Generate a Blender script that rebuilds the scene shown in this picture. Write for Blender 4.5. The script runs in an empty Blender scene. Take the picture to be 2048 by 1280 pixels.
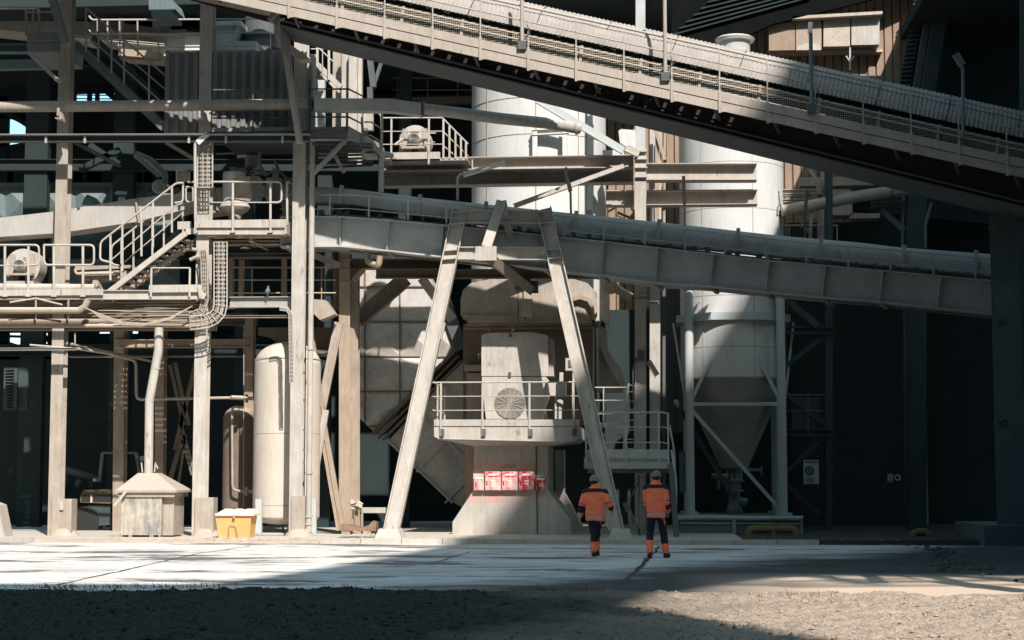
import bpy, bmesh, math, random
from mathutils import Vector, Matrix, noise
random.seed(7)
S = bpy.context.scene
COL = S.collection
# ------------------------------------------------------------------ camera
FPX = 3500.0                       # focal length in photo pixels (photo is 2048 wide)
YAW = math.radians(4.5); PIT = math.radians(5.14)
cam = bpy.data.objects.new('camera', bpy.data.cameras.new('camera')); COL.objects.link(cam)
cam.location = (0, 0, 1.6)
cam.rotation_euler = (math.pi/2 + PIT, 0, YAW)
cam.data.sensor_width = 36; cam.data.lens = FPX/2048*36
cam.data.clip_start = .1; cam.data.clip_end = 3000
S.camera = cam
RM = cam.rotation_euler.to_matrix(); CP = Vector(cam.location)
def P(x, y, Y):                    # point of the plane at distance Y seen at photo pixel x, y
    d = RM @ Vector(((x-1024)/FPX, (640-y)/FPX, -1)); return CP + d*(Y/d.y)
def G(x, y, z=0.0):
    d = RM @ Vector(((x-1024)/FPX, (640-y)/FPX, -1)); return CP + d*((z-CP.z)/d.z)
# ------------------------------------------------------------------ light
LD = Vector((-.42, 1.0, -.95))     # direction in which sunlight travels
W = bpy.data.worlds.new("World"); S.world = W; W.use_nodes = True
nt = W.node_tree; bg = nt.nodes['Background']
sky = nt.nodes.new('ShaderNodeTexSky'); sky.sky_type = 'NISHITA'; sky.sun_disc = False
el = math.asin(-LD.normalized().z); az = math.atan2(-LD.x, -LD.y)
sky.sun_elevation = el; sky.sun_rotation = az; sky.altitude = 200; sky.air_density = 1.0; sky.dust_density = 1.2; sky.ozone_density = 1.5
tint = nt.nodes.new('ShaderNodeMix'); tint.data_type = 'RGBA'; tint.blend_type = 'MULTIPLY'; tint.inputs[0].default_value = 1; tint.inputs[7].default_value = (.80, 1.0, .86, 1)
nt.links.new(sky.outputs[0], tint.inputs[6]); nt.links.new(tint.outputs[2], bg.inputs[0]); bg.inputs[1].default_value = .15
sun = bpy.data.objects.new('sun', bpy.data.lights.new('sun', 'SUN')); COL.objects.link(sun)
sun.data.energy = 4.1; sun.data.angle = math.radians(.5); sun.data.color = (1, .94, .885)
sun.rotation_euler = LD.to_track_quat('-Z', 'Y').to_euler(); sun.location = (20, -40, 60)
S.view_settings.view_transform = 'Standard'; S.view_settings.look = 'None'
S.view_settings.exposure = .78; S.view_settings.gamma = 1
S.cycles.max_bounces = 6; S.cycles.diffuse_bounces = 3; S.cycles.glossy_bounces = 2; S.cycles.transparent_max_bounces = 6
# ------------------------------------------------------------------ materials
MATS = {}
def N(nt, t, **k):
    n = nt.nodes.new(t)
    for a, b in k.items(): setattr(n, a, b)
    return n
def mat(name, a, b=None, sc=1.5, rough=.75, metal=0., streak=0., sc2=14., amt2=.5, bump=.15, dust=0., dcol=(.60,.53,.45), spec=.3, bsc=30., lo=.35, hi=.7, rust=0.):
    """weathered surface: two colours mixed by layered noise, vertical dirt streaks, dust on upward faces"""
    m = bpy.data.materials.new(name); m.use_nodes = True; t = m.node_tree; bs = t.nodes['Principled BSDF']; L = t.links.new
    tc = N(t, 'ShaderNodeTexCoord'); n1 = N(t, 'ShaderNodeTexNoise'); n1.inputs['Scale'].default_value = sc; n1.inputs['Detail'].default_value = 8; n1.inputs['Roughness'].default_value = .65
    L(tc.outputs['Object'], n1.inputs['Vector'])
    mp = N(t, 'ShaderNodeMapping'); mp.inputs['Scale'].default_value = (1, 1, .12 if streak else 1)
    L(tc.outputs['Object'], mp.inputs[0])
    n2 = N(t, 'ShaderNodeTexNoise'); n2.inputs['Scale'].default_value = sc2; n2.inputs['Detail'].default_value = 6; n2.inputs['Roughness'].default_value = .7; L(mp.outputs[0], n2.inputs['Vector'])
    mx = N(t, 'ShaderNodeMath', operation='MULTIPLY_ADD'); mx.inputs[1].default_value = amt2; L(n2.outputs[0], mx.inputs[0])
    m1 = N(t, 'ShaderNodeMath', operation='MULTIPLY'); m1.inputs[1].default_value = 1-amt2; L(n1.outputs[0], m1.inputs[0]); L(m1.outputs[0], mx.inputs[2])
    rp = N(t, 'ShaderNodeMapRange'); rp.inputs[1].default_value = lo; rp.inputs[2].default_value = hi; L(mx.outputs[0], rp.inputs[0])
    c = N(t, 'ShaderNodeMix', data_type='RGBA'); L(rp.outputs[0], c.inputs[0]); c.inputs[6].default_value = (*a, 1); c.inputs[7].default_value = (*(b or [v*.6 for v in a]), 1)
    out = c.outputs[2]
    if rust:                                     # patches and runs of rust, scuffs
        m3 = N(t, 'ShaderNodeMapping'); m3.inputs['Scale'].default_value = (1, 1, .3); L(tc.outputs['Object'], m3.inputs[0])
        n3 = N(t, 'ShaderNodeTexNoise'); n3.inputs['Scale'].default_value = 5.5; n3.inputs['Detail'].default_value = 9; n3.inputs['Roughness'].default_value = .72; L(m3.outputs[0], n3.inputs['Vector'])
        r3 = N(t, 'ShaderNodeMapRange'); r3.inputs[1].default_value = .60; r3.inputs[2].default_value = .68; r3.inputs[4].default_value = rust; L(n3.outputs[0], r3.inputs[0])
        x3 = N(t, 'ShaderNodeMix', data_type='RGBA'); L(r3.outputs[0], x3.inputs[0]); L(out, x3.inputs[6]); x3.inputs[7].default_value = (.17,.115,.08,1); out = x3.outputs[2]
    if dust:
        g = N(t, 'ShaderNodeNewGeometry'); sx = N(t, 'ShaderNodeSeparateXYZ'); L(g.outputs['Normal'], sx.inputs[0])
        r2 = N(t, 'ShaderNodeMapRange'); r2.inputs[1].default_value = .15; r2.inputs[2].default_value = .75; r2.inputs[4].default_value = dust; L(sx.outputs[2], r2.inputs[0])
        d = N(t, 'ShaderNodeMix', data_type='RGBA'); L(r2.outputs[0], d.inputs[0]); L(out, d.inputs[6]); d.inputs[7].default_value = (*dcol, 1); out = d.outputs[2]
    L(out, bs.inputs['Base Color'])
    rr = N(t, 'ShaderNodeMapRange'); rr.inputs[3].default_value = max(.05, rough-.12); rr.inputs[4].default_value = min(1, rough+.12); L(n2.outputs[0], rr.inputs[0]); L(rr.outputs[0], bs.inputs['Roughness'])
    bs.inputs['Metallic'].default_value = metal; bs.inputs['Specular IOR Level'].default_value = spec
    if bump:
        nb = N(t, 'ShaderNodeTexNoise'); nb.inputs['Scale'].default_value = bsc; nb.inputs['Detail'].default_value = 5; L(tc.outputs['Object'], nb.inputs['Vector'])
        bp = N(t, 'ShaderNodeBump'); bp.inputs['Strength'].default_value = bump; bp.inputs['Distance'].default_value = .02; L(nb.outputs[0], bp.inputs['Height']); L(bp.outputs[0], bs.inputs['Normal'])
    MATS[name] = m; return m
mat('beige', (.50,.462,.415), (.30,.262,.225), sc=1.3, streak=1, dust=.6, dcol=(.50,.455,.405), rust=0.75)
mat('beige2', (.42,.365,.31), (.25,.205,.165), sc=2, streak=1, dust=.55, dcol=(.46,.40,.345), rust=0.8)
mat('duststeel', (.44,.415,.385), (.33,.305,.275), sc=1.5, streak=1, dust=.5, rust=0.5)
mat('tan', (.40,.32,.25), (.24,.18,.13), sc=2, streak=1, dust=.7, rust=0.7)
mat('brownsteel', (.20,.155,.12), (.12,.09,.07), sc=2, streak=1, dust=.8, dcol=(.42,.35,.28))
mat('grey', (.38,.37,.35), (.25,.24,.22), sc=1.2, streak=1, dust=.6, rust=0.5)
mat('girder', (.46,.47,.46), (.36,.35,.33), sc=.9, streak=0, dust=.7, lo=.4, hi=.62, sc2=3, rust=0.45)
mat('gallery', (.43,.37,.32), (.29,.24,.20), sc=1.5, streak=1, dust=.5, rust=0.6)
mat('hood', (.37,.335,.305), (.23,.205,.185), sc=1.6, streak=1, dust=.15, rust=0.5)
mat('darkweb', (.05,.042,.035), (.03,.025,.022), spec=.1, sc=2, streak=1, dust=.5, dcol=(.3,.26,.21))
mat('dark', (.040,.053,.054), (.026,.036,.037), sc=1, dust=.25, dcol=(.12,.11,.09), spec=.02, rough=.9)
mat('darksteel', (.11,.12,.12), (.07,.075,.075), sc=1.5, streak=1, dust=.4, dcol=(.25,.23,.2))
mat('teal', (.15,.20,.20), (.09,.12,.12), sc=1.5, streak=1, dust=.6, dcol=(.28,.28,.25))
mat('shedsteel', (.055,.075,.075), (.035,.045,.045), sc=1.5, streak=1, dust=.5, dcol=(.12,.13,.12))
mat('clad', (.21,.215,.21), (.15,.15,.145), sc=1.5, streak=1, dust=.4)
mat('brown', (.34,.245,.18), (.22,.155,.115), sc=1.2, streak=1, dust=.3)
mat('white', (.57,.565,.55), (.45,.44,.41), sc=.8, streak=1, dust=.3, lo=.45, hi=.75, rust=0.22)
mat('cone', (.36,.35,.34), (.25,.235,.22), sc=1.2, streak=1)
mat('concrete', (.52,.48,.43), (.33,.30,.27), sc=1.4, streak=1, sc2=9, bump=.35, dust=.5, rust=0.35)
mat('quilt', (.58,.55,.51), (.38,.345,.31), sc=2.2, streak=0, sc2=9, dust=.4, rough=.5, metal=.15, lo=.35, hi=.65)
mat('rubble', (.50,.43,.36), (.33,.27,.21), sc=3, bump=.9, bsc=14)
mat('rust', (.30,.19,.12), (.15,.09,.06), sc=4, bump=.5)
mat('latticesteel', (.10,.135,.135), (.06,.08,.08), sc=1.5, streak=1, dust=.5, dcol=(.2,.22,.2))
mat('tank', (.58,.52,.455), (.46,.39,.33), sc=1, streak=1, dust=.4, rust=0.3)
mat('binbody', (.74,.43,.17), (.62,.35,.13), sc=2, rough=.45, bump=.03)
mat('binlid', (.84,.76,.66), (.75,.60,.42), sc=3, rough=.5, bump=.05)
mat('scratched', (.46,.40,.33), (.13,.15,.15), sc=2.2, streak=1, sc2=10, lo=.42, hi=.62)
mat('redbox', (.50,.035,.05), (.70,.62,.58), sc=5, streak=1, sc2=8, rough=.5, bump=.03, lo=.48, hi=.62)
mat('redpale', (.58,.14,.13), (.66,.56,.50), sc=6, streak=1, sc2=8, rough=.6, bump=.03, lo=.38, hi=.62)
mat('label', (.78,.77,.74), (.66,.64,.6), sc=5)
mat('black', (.025,.025,.025), (.02,.02,.02), sc=5)
mat('machine', (.11,.085,.045), (.07,.055,.035), sc=3)
mat('lamp', (.82,.80,.76), (.62,.58,.52), sc=5, rough=.4)
mat('yellow', (.28,.19,.06), (.14,.10,.06), sc=5, streak=1)
mat('bluepaint', (.38,.45,.48), (.50,.46,.40), sc=2, streak=1, rust=0.4)
mat('orange', (1.0,.225,.125), (1.0,.18,.095), sc=6, rough=.85, bump=.35, bsc=12)
mat('navy', (.020,.024,.032), (.012,.014,.02), sc=6, rough=.85, bump=.3, bsc=14)
mat('reflective', (.42,.40,.38), (.34,.32,.3), sc=8, rough=.5)
mat('cap', (.27,.25,.21), (.2,.185,.155), sc=20, rough=.9, bump=.2)
mat('skin', (.50,.30,.21), (.42,.24,.17), sc=8, rough=.6, bump=.03)
mat('hair', (.03,.022,.016), (.02,.015,.01), sc=20)
mat('pigeon', (.16,.19,.22), (.08,.09,.11), sc=15)
def mesh_mat(name, col, hole=.5, scale=26):
    m = mat(name, col, None, sc=3); t = m.node_tree; L = t.links.new; bs = t.nodes['Principled BSDF']; out = [n for n in t.nodes if n.type == 'OUTPUT_MATERIAL'][0]
    tc = N(t, 'ShaderNodeTexCoord'); sx = N(t, 'ShaderNodeSeparateXYZ'); L(tc.outputs['Object'], sx.inputs[0])
    def wav(o, off=0.):
        a = N(t, 'ShaderNodeMath', operation='MULTIPLY'); a.inputs[1].default_value = scale*math.pi; L(o, a.inputs[0])
        s = N(t, 'ShaderNodeMath', operation='SINE'); L(a.outputs[0], s.inputs[0]); return s.outputs[0]
    p = N(t, 'ShaderNodeMath', operation='MULTIPLY'); L(wav(sx.outputs[0]), p.inputs[0]); L(wav(sx.outputs[2]), p.inputs[1])
    ab = N(t, 'ShaderNodeMath', operation='ABSOLUTE'); L(p.outputs[0], ab.inputs[0])
    g = N(t, 'ShaderNodeMath', operation='GREATER_THAN'); g.inputs[1].default_value = hole; L(ab.outputs[0], g.inputs[0])
    tr = N(t, 'ShaderNodeBsdfTransparent'); mx = N(t, 'ShaderNodeMixShader'); L(g.outputs[0], mx.inputs[0]); L(bs.outputs[0], mx.inputs[1]); L(tr.outputs[0], mx.inputs[2]); L(mx.outputs[0], out.inputs[0]); return m
mesh_mat('guardmesh', (.52,.45,.35), .22, 22)
def grate_mat(name, col, sx_=20, sy_=20, th=.55):
    m = mat(name, col, None, sc=3); t = m.node_tree; L = t.links.new; bs = t.nodes['Principled BSDF']; out = [n for n in t.nodes if n.type == 'OUTPUT_MATERIAL'][0]
    tc = N(t, 'ShaderNodeTexCoord'); s = N(t, 'ShaderNodeSeparateXYZ'); L(tc.outputs['Object'], s.inputs[0]); o = []
    for i, k in ((0, sx_), (1, sy_)):
        a = N(t, 'ShaderNodeMath', operation='MULTIPLY'); a.inputs[1].default_value = k; L(s.outputs[i], a.inputs[0])
        f = N(t, 'ShaderNodeMath', operation='FRACT'); L(a.outputs[0], f.inputs[0])
        g = N(t, 'ShaderNodeMath', operation='GREATER_THAN'); g.inputs[1].default_value = 1-th; L(f.outputs[0], g.inputs[0]); o.append(g.outputs[0])
    p = N(t, 'ShaderNodeMath', operation='MULTIPLY'); L(o[0], p.inputs[0]); L(o[1], p.inputs[1])
    tr = N(t, 'ShaderNodeBsdfTransparent'); mx = N(t, 'ShaderNodeMixShader'); L(p.outputs[0], mx.inputs[0]); L(bs.outputs[0], mx.inputs[1]); L(tr.outputs[0], mx.inputs[2]); L(mx.outputs[0], out.inputs[0]); return m
grate_mat('grating', (.5,.43,.36), 16, 6, .55)
# ------------------------------------------------------------------ things and parts
def tag(o, label=None, cat=None, group=None, kind=None):
    if label: o['label'] = label
    if cat: o['category'] = cat
    if group: o['group'] = group
    if kind: o['kind'] = kind
    return o
def T(name, label, cat, at=(0,0,0), group=None):
    o = bpy.data.objects.new(name, None); COL.objects.link(o); o.location = at; o.empty_display_size = .2
    return tag(o, label, cat, group)
def wloc(o):
    v = Vector((0,0,0))
    while o is not None: v += o.location; o = o.parent
    return v
class MB:
    def __init__(s): s.v = []; s.f = []; s.sm = []; s.mi = []
    def add(s, vs, fs, smooth=False, mi=0):
        n = len(s.v); s.v += [Vector(v) for v in vs]; s.f += [tuple(i+n for i in f) for f in fs]; s.sm += [smooth]*len(fs); s.mi += [mi]*len(fs); return s
    def box(s, a, b, mi=0):
        x0,y0,z0 = [min(a[i], b[i]) for i in range(3)]; x1,y1,z1 = [max(a[i], b[i]) for i in range(3)]
        return s.add([(x0,y0,z0),(x1,y0,z0),(x1,y1,z0),(x0,y1,z0),(x0,y0,z1),(x1,y0,z1),(x1,y1,z1),(x0,y1,z1)],
            [(0,3,2,1),(4,5,6,7),(0,1,5,4),(1,2,6,5),(2,3,7,6),(3,0,4,7)], mi=mi)
    def pbox(s, x0, y0, x1, y1, Y0, Y1, mi=0):     # box whose front face spans the photo rectangle at distance Y0
        a = P(x0, y0, Y0); b = P(x1, y1, Y0); return s.box((a.x, Y0, a.z), (b.x, Y1, b.z), mi)
    def bar(s, a, b, w, d=None, off=0., offd=0., up=None, mi=0):
        a, b = Vector(a), Vector(b); ax = (b-a).normalized(); d = w if d is None else d
        ref = Vector((0,1,0)) if abs(ax.y) < .9 else Vector((1,0,0))
        if up is not None: ref = Vector(up)
        sd = ax.cross(ref).normalized(); dp = sd.cross(ax).normalized()
        o = sd*off + dp*offd; h = [sd*w/2, dp*d/2]; vs = []
        for e in (a, b):
            for i, j in ((-1,-1),(1,-1),(1,1),(-1,1)): vs.append(e + o + h[0]*i + h[1]*j)
        return s.add(vs, [(0,1,2,3),(7,6,5,4),(0,4,5,1),(1,5,6,2),(2,6,7,3),(3,7,4,0)], mi=mi)
    def ib(s, a, b, w, d, t=.02, mi=0):            # I beam, web seen from the front
        s.bar(a, b, w-2*t, t*.8, mi=mi); s.bar(a, b, t, d, off=w/2-t/2, mi=mi); s.bar(a, b, t, d, off=-(w/2-t/2), mi=mi); return s
    def hb(s, a, b, w, d, t=.02, mi=0):            # H section, flange seen from the front
        s.bar(a, b, t*.8, d-2*t, mi=mi); s.bar(a, b, w, t, offd=d/2-t/2, mi=mi); s.bar(a, b, w, t, offd=-(d/2-t/2), mi=mi); return s
    def tube(s, pts, r, n=8, cap=True, mi=0):
        pts = [Vector(p) for p in pts]; rs = r if isinstance(r, (list, tuple)) else [r]*len(pts); vs = []; prev = None
        for i, p in enumerate(pts):
            tg = (pts[min(i+1, len(pts)-1)]-pts[max(i-1, 0)]).normalized()
            if prev is None: u = tg.cross(Vector((0,0,1)) if abs(tg.z) < .9 else Vector((0,1,0))).normalized()
            else: u = (prev - tg*prev.dot(tg)).normalized()
            prev = u; w = tg.cross(u); k = 1.0
            if 0 < i < len(pts)-1:
                c = (pts[i+1]-p).normalized().dot((p-pts[i-1]).normalized()); k = 1/math.sqrt(max(.3, (1+c)/2)) if len(pts) < 6 else 1
            for j in range(n):
                a = 2*math.pi*j/n; vs.append(p + (u*math.cos(a)+w*math.sin(a))*rs[i]*k)
        fs = [(i*n+j, i*n+(j+1)%n, (i+1)*n+(j+1)%n, (i+1)*n+j) for i in range(len(pts)-1) for j in range(n)]
        s.add(vs, fs, True, mi)
        if cap:
            s.add([vs[j] for j in range(n)], [tuple(range(n))[::-1]], mi=mi); s.add([vs[-n+j] for j in range(n)], [tuple(range(n))], mi=mi)
        return s
    def bend(s, pts, r, rad=.12, n=8, k=4, mi=0):  # tube with rounded corners
        pts = [Vector(p) for p in pts]; out = [pts[0]]
        for i in range(1, len(pts)-1):
            a, b, c = pts[i-1], pts[i], pts[i+1]; q = min(rad, (a-b).length*.45, (c-b).length*.45); p0 = b+(a-b).normalized()*q; p1 = b+(c-b).normalized()*q
            for j in range(k+1): t = j/k; out.append(p0*(1-t)**2 + b*2*t*(1-t) + p1*t*t)
        out.append(pts[-1])
        while len(out) < 6: out.insert(1, (out[0]+out[1])/2)
        return s.tube(out, r, n, mi=mi)
    def lathe(s, c, prof, n=32, smooth=True, axis='Z', mi=0, a0=0., a1=2*math.pi):
        c = Vector(c)
        for k in range(len(prof)-1):
            (r0,h0),(r1,h1) = prof[k], prof[k+1]; vs = []
            for r, h in ((r0,h0),(r1,h1)):
                for j in range(n):
                    a = a0+(a1-a0)*j/n; x, y = r*math.cos(a), r*math.sin(a)
                    vs.append(c + (Vector((x,y,h)) if axis == 'Z' else Vector((x,h,y)) if axis == 'Y' else Vector((h,x,y))))
            s.add(vs, [(j,(j+1)%n,n+(j+1)%n,n+j) for j in range(n)], smooth, mi)
        return s
    def dome(s, c, r, h, n=32, m=8, sgn=1, mi=0):
        c = Vector(c); vs = []
        for i in range(m+1):
            t = math.pi/2*i/m
            for j in range(n): a = 2*math.pi*j/n; vs.append(c+Vector((r*math.cos(t)*math.cos(a), r*math.cos(t)*math.sin(a), sgn*h*math.sin(t))))
        return s.add(vs, [(i*n+j, i*n+(j+1)%n, (i+1)*n+(j+1)%n, (i+1)*n+j) for i in range(m) for j in range(n)], True, mi)
    def prism(s, poly, Y0, Y1, mi=0, smooth=False):  # photo outline at distance Y0, extruded in depth
        f = [P(x, y, Y0) for x, y in poly]; n = len(f); vs = f + [Vector((p.x, Y1, p.z)) for p in f]
        s.add(vs, [tuple(range(n))], False, mi); s.add(vs, [tuple(range(n, 2*n))[::-1]], False, mi)
        return s.add(vs, [(i, (i+1)%n, n+(i+1)%n, n+i) for i in range(n)], smooth, mi)
    def wprism(s, poly, a, b, axis='Y', mi=0):       # world outline
        mk = (lambda u, v, w: Vector((u, w, v))) if axis == 'Y' else (lambda u, v, w: Vector((w, u, v))) if axis == 'X' else (lambda u, v, w: Vector((u, v, w)))
        n = len(poly); vs = [mk(u, v, a) for u, v in poly] + [mk(u, v, b) for u, v in poly]
        return s.add(vs, [tuple(range(n)), tuple(range(n, 2*n))[::-1]] + [(i, (i+1)%n, n+(i+1)%n, n+i) for i in range(n)], mi=mi)
    def quad(s, *p, mi=0): return s.add(p, [tuple(range(len(p)))], mi=mi)
    def build(s, name, m, parent=None):
        me = bpy.data.meshes.new(name); off = wloc(parent) if parent is not None else Vector((0,0,0))
        me.from_pydata([tuple(v-off) for v in s.v], [], s.f)
        for mm in (m if isinstance(m, (list, tuple)) else [m]): me.materials.append(MATS[mm])
        me.polygons.foreach_set('use_smooth', s.sm); me.polygons.foreach_set('material_index', s.mi); me.update()
        bm = bmesh.new(); bm.from_mesh(me); bmesh.ops.recalc_face_normals(bm, faces=bm.faces); bm.to_mesh(me); bm.free()
        o = bpy.data.objects.new(name, me); COL.objects.link(o); o.parent = parent; return o
def lerp(a, b, t): return a+(b-a)*t
def pline(pts, x):                 # interpolate y on a photo polyline
    for (x0,y0),(x1,y1) in zip(pts, pts[1:]):
        if x <= x1: return lerp(y0, y1, (x-x0)/(x1-x0))
    (x0,y0),(x1,y1) = pts[-2:]; return lerp(y0, y1, (x-x0)/(x1-x0))
def railing(parent, Y, top, levels, posts, foot, r=.022, m='beige', close=None, flat=True):
    """handrail: top polyline in photo px, lower rails by px offset, posts (x, y_foot)"""
    a = MB(); a.bend([P(x, y, Y) for x, y in top], r, .1); a.build('handrail', m, parent)
    if levels:
        for dy in levels:
            b = MB(); b.bend([P(x, y+dy, Y) for x, y in top], r*.7, .1, n=6); b.build('rail', m, parent)
    for x in posts:
        c = MB(); p0 = P(x, pline(top, x), Y); p1 = P(x, foot(x) if callable(foot) else foot, Y); p1.x = p0.x
        if flat: c.bar(p0, p1, .05, .012)
        else: c.tube([p0, p1], r*.8, 6)
        c.build('post', m, parent)
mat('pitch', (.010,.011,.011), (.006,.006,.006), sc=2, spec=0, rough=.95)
# ================================================================== ground
mat('darkfloor', (.075,.075,.07), (.04,.04,.04), sc=1.2, bump=.4)
def ground_mat(name, lightc, darkc, tan, kind):
    m = bpy.data.materials.new(name); m.use_nodes = True; t = m.node_tree; bs = t.nodes['Principled BSDF']; L = t.links.new
    tc = N(t, 'ShaderNodeTexCoord')
    def nz(scale, det=8, sv=(1,1,1), rough=.62, loc=(0,0,0)):
        mp = N(t, 'ShaderNodeMapping'); mp.inputs['Scale'].default_value = sv; mp.inputs['Location'].default_value = loc; L(tc.outputs['Object'], mp.inputs[0])
        n = N(t, 'ShaderNodeTexNoise'); n.inputs['Scale'].default_value = scale; n.inputs['Detail'].default_value = det; n.inputs['Roughness'].default_value = rough; L(mp.outputs[0], n.inputs['Vector']); return n.outputs[0]
    def ramp(o, a, b, c=0, d=1):
        r = N(t, 'ShaderNodeMapRange'); r.inputs[1].default_value = a; r.inputs[2].default_value = b; r.inputs[3].default_value = c; r.inputs[4].default_value = d; L(o, r.inputs[0]); return r.outputs[0]
    def mix(f, a, b):
        c = N(t, 'ShaderNodeMix', data_type='RGBA'); L(f, c.inputs[0])
        for i, v in ((6, a), (7, b)):
            if isinstance(v, tuple): c.inputs[i].default_value = (*v, 1)
            else: L(v, c.inputs[i])
        return c.outputs[2]
    col = mix(ramp(nz(.9, 6, (.35,1,1)), .3, .7), lightc, tan)
    if kind == 'road':
        w = ramp(nz(.5, 9, (.42, 1.0, 1), .68, (3.1, 7.7, 0)), .53, .57)
        w2 = ramp(nz(1.6, 9, (.3, 1.3, 1), .75), .57, .63)
        mxx = N(t, 'ShaderNodeMath', operation='MAXIMUM'); L(w, mxx.inputs[0]); L(w2, mxx.inputs[1])
        s = N(t, 'ShaderNodeSeparateXYZ'); L(tc.outputs['Object'], s.inputs[0])
        col = mix(ramp(nz(6, 8), .35, .75, 0, .45), col, tan)
        rgt = ramp(s.outputs[0], .3, 2.6)      # fewer stains and sandier towards the right
        near = N(t, 'ShaderNodeMapRange'); near.inputs[1].default_value = 30.2; near.inputs[2].default_value = 28.4; L(s.outputs[1], near.inputs[0])
        sand = N(t, 'ShaderNodeMath', operation='MULTIPLY'); L(rgt, sand.inputs[0]); L(near.outputs[0], sand.inputs[1])
        iv = N(t, 'ShaderNodeMath', operation='SUBTRACT'); iv.inputs[0].default_value = 1; L(sand.outputs[0], iv.inputs[1])
        st = N(t, 'ShaderNodeMath', operation='MULTIPLY'); L(mxx.outputs[0], st.inputs[0]); L(iv.outputs[0], st.inputs[1])
        st2 = N(t, 'ShaderNodeMath', operation='MULTIPLY'); L(st.outputs[0], st2.inputs[0]); st2.inputs[1].default_value = .88
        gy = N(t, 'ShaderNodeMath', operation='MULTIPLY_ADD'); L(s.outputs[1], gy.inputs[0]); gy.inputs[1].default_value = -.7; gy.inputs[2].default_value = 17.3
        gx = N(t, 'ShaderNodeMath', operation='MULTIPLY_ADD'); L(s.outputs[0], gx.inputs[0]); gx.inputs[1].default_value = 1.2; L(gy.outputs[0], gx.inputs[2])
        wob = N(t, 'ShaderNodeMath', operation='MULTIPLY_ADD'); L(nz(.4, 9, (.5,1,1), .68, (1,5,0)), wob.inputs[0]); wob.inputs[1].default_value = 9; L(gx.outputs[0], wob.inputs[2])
        col = mix(ramp(wob.outputs[0], -1.0, 1.9, 0, .97), col, (.055,.057,.055))       # dark dirt towards the shed, the shade there deepened in the colour
        col = mix(sand.outputs[0], col, (.60,.46,.35))
        col = mix(st2.outputs[0], col, darkc)
        rr = ramp(st2.outputs[0], 0, 1, .85, .55); L(rr, bs.inputs['Roughness'])
    else:
        bs.inputs['Roughness'].default_value = .95
        s = N(t, 'ShaderNodeSeparateXYZ'); L(tc.outputs['Object'], s.inputs[0])     # dark soil towards the left, its shade put into the colour
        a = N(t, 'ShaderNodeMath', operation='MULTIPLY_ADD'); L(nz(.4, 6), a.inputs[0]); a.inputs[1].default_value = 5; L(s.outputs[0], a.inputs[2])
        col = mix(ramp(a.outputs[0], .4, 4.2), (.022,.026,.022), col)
    col = mix(ramp(nz(38, 6), .48, .66, 0, .8), col, darkc) if kind != 'road' else col
    L(col, bs.inputs['Base Color']); bs.inputs['Specular IOR Level'].default_value = .25
    bp = N(t, 'ShaderNodeBump'); bp.inputs['Strength'].default_value = .5 if kind == 'road' else .8; bp.inputs['Distance'].default_value = .02; L(nz(22, 7), bp.inputs['Height']); L(bp.outputs[0], bs.inputs['Normal'])
    MATS[name] = m
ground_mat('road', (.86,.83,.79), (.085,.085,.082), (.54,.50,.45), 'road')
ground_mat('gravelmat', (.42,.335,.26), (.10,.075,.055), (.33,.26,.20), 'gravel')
ground_mat('soil', (.30,.26,.22), (.16,.14,.12), (.24,.2,.17), 'soil')
m = MB(); m.quad((-600,-600,-.03),(600,-600,-.03),(600,900,-.03),(-600,900,-.03)); tag(m.build('ground', 'soil'), kind='structure')
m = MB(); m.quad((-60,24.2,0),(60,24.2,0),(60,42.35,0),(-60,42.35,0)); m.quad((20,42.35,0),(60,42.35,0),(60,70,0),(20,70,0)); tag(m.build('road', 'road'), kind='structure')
# raised concrete slab under the plant, irregular edge at the left, kerb further right
m = MB()
m.box((G(700,1090).x,42.45,-.02),(2.2,75,.12)); m.box((-45,42.9,-.02),(G(700,1090).x,75,.11))
tag(m.build('pavement', 'concrete'), kind='structure')
m = MB(); m.box((2.2,42.6,-.02),(10.2,75,.115)); tag(m.build('shed_floor', 'darkfloor'), kind='structure')
m = MB(); x = -8.0
while x < 3.4:
    m.box((x,42.28,-.02),(x+.985,42.449,.125+random.uniform(-.006,.006))); x += 1.0
tag(m.build('kerb', 'concrete'), kind='structure')
# dirt heaped along the slab edge
def strip_heap(name, x0, x1, yc, w, h, step=.12, my=7, seed=0, mt='rubble'):
    m = MB(); nx = int((x1-x0)/step); vs = []
    for i in range(nx+1):
        for j in range(my):
            x = x0+(x1-x0)*i/nx; v = j/(my-1); y = yc + (v-.5)*w + .12*noise.noise((x*1.3, seed, v)) + .3*noise.noise((x*.35, seed+4, 0))*(w)
            z = h*math.sin(math.pi*v)*(.55+.9*abs(noise.noise((x*.8, v*1.5, seed))))+.02*noise.noise((x*6, v*7, seed)) - .01
            vs.append((x, y, z))
    m.add(vs, [(i*my+j, (i+1)*my+j, (i+1)*my+j+1, i*my+j+1) for i in range(nx) for j in range(my-1)], True)
    return tag(m.build(name, mt), kind='stuff')
strip_heap('dirt', -15.2, -4.9, 42.75, .75, .13, seed=2)
strip_heap('dirt', -4.8, 3.2, 42.2, .3, .03, seed=5)
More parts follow.
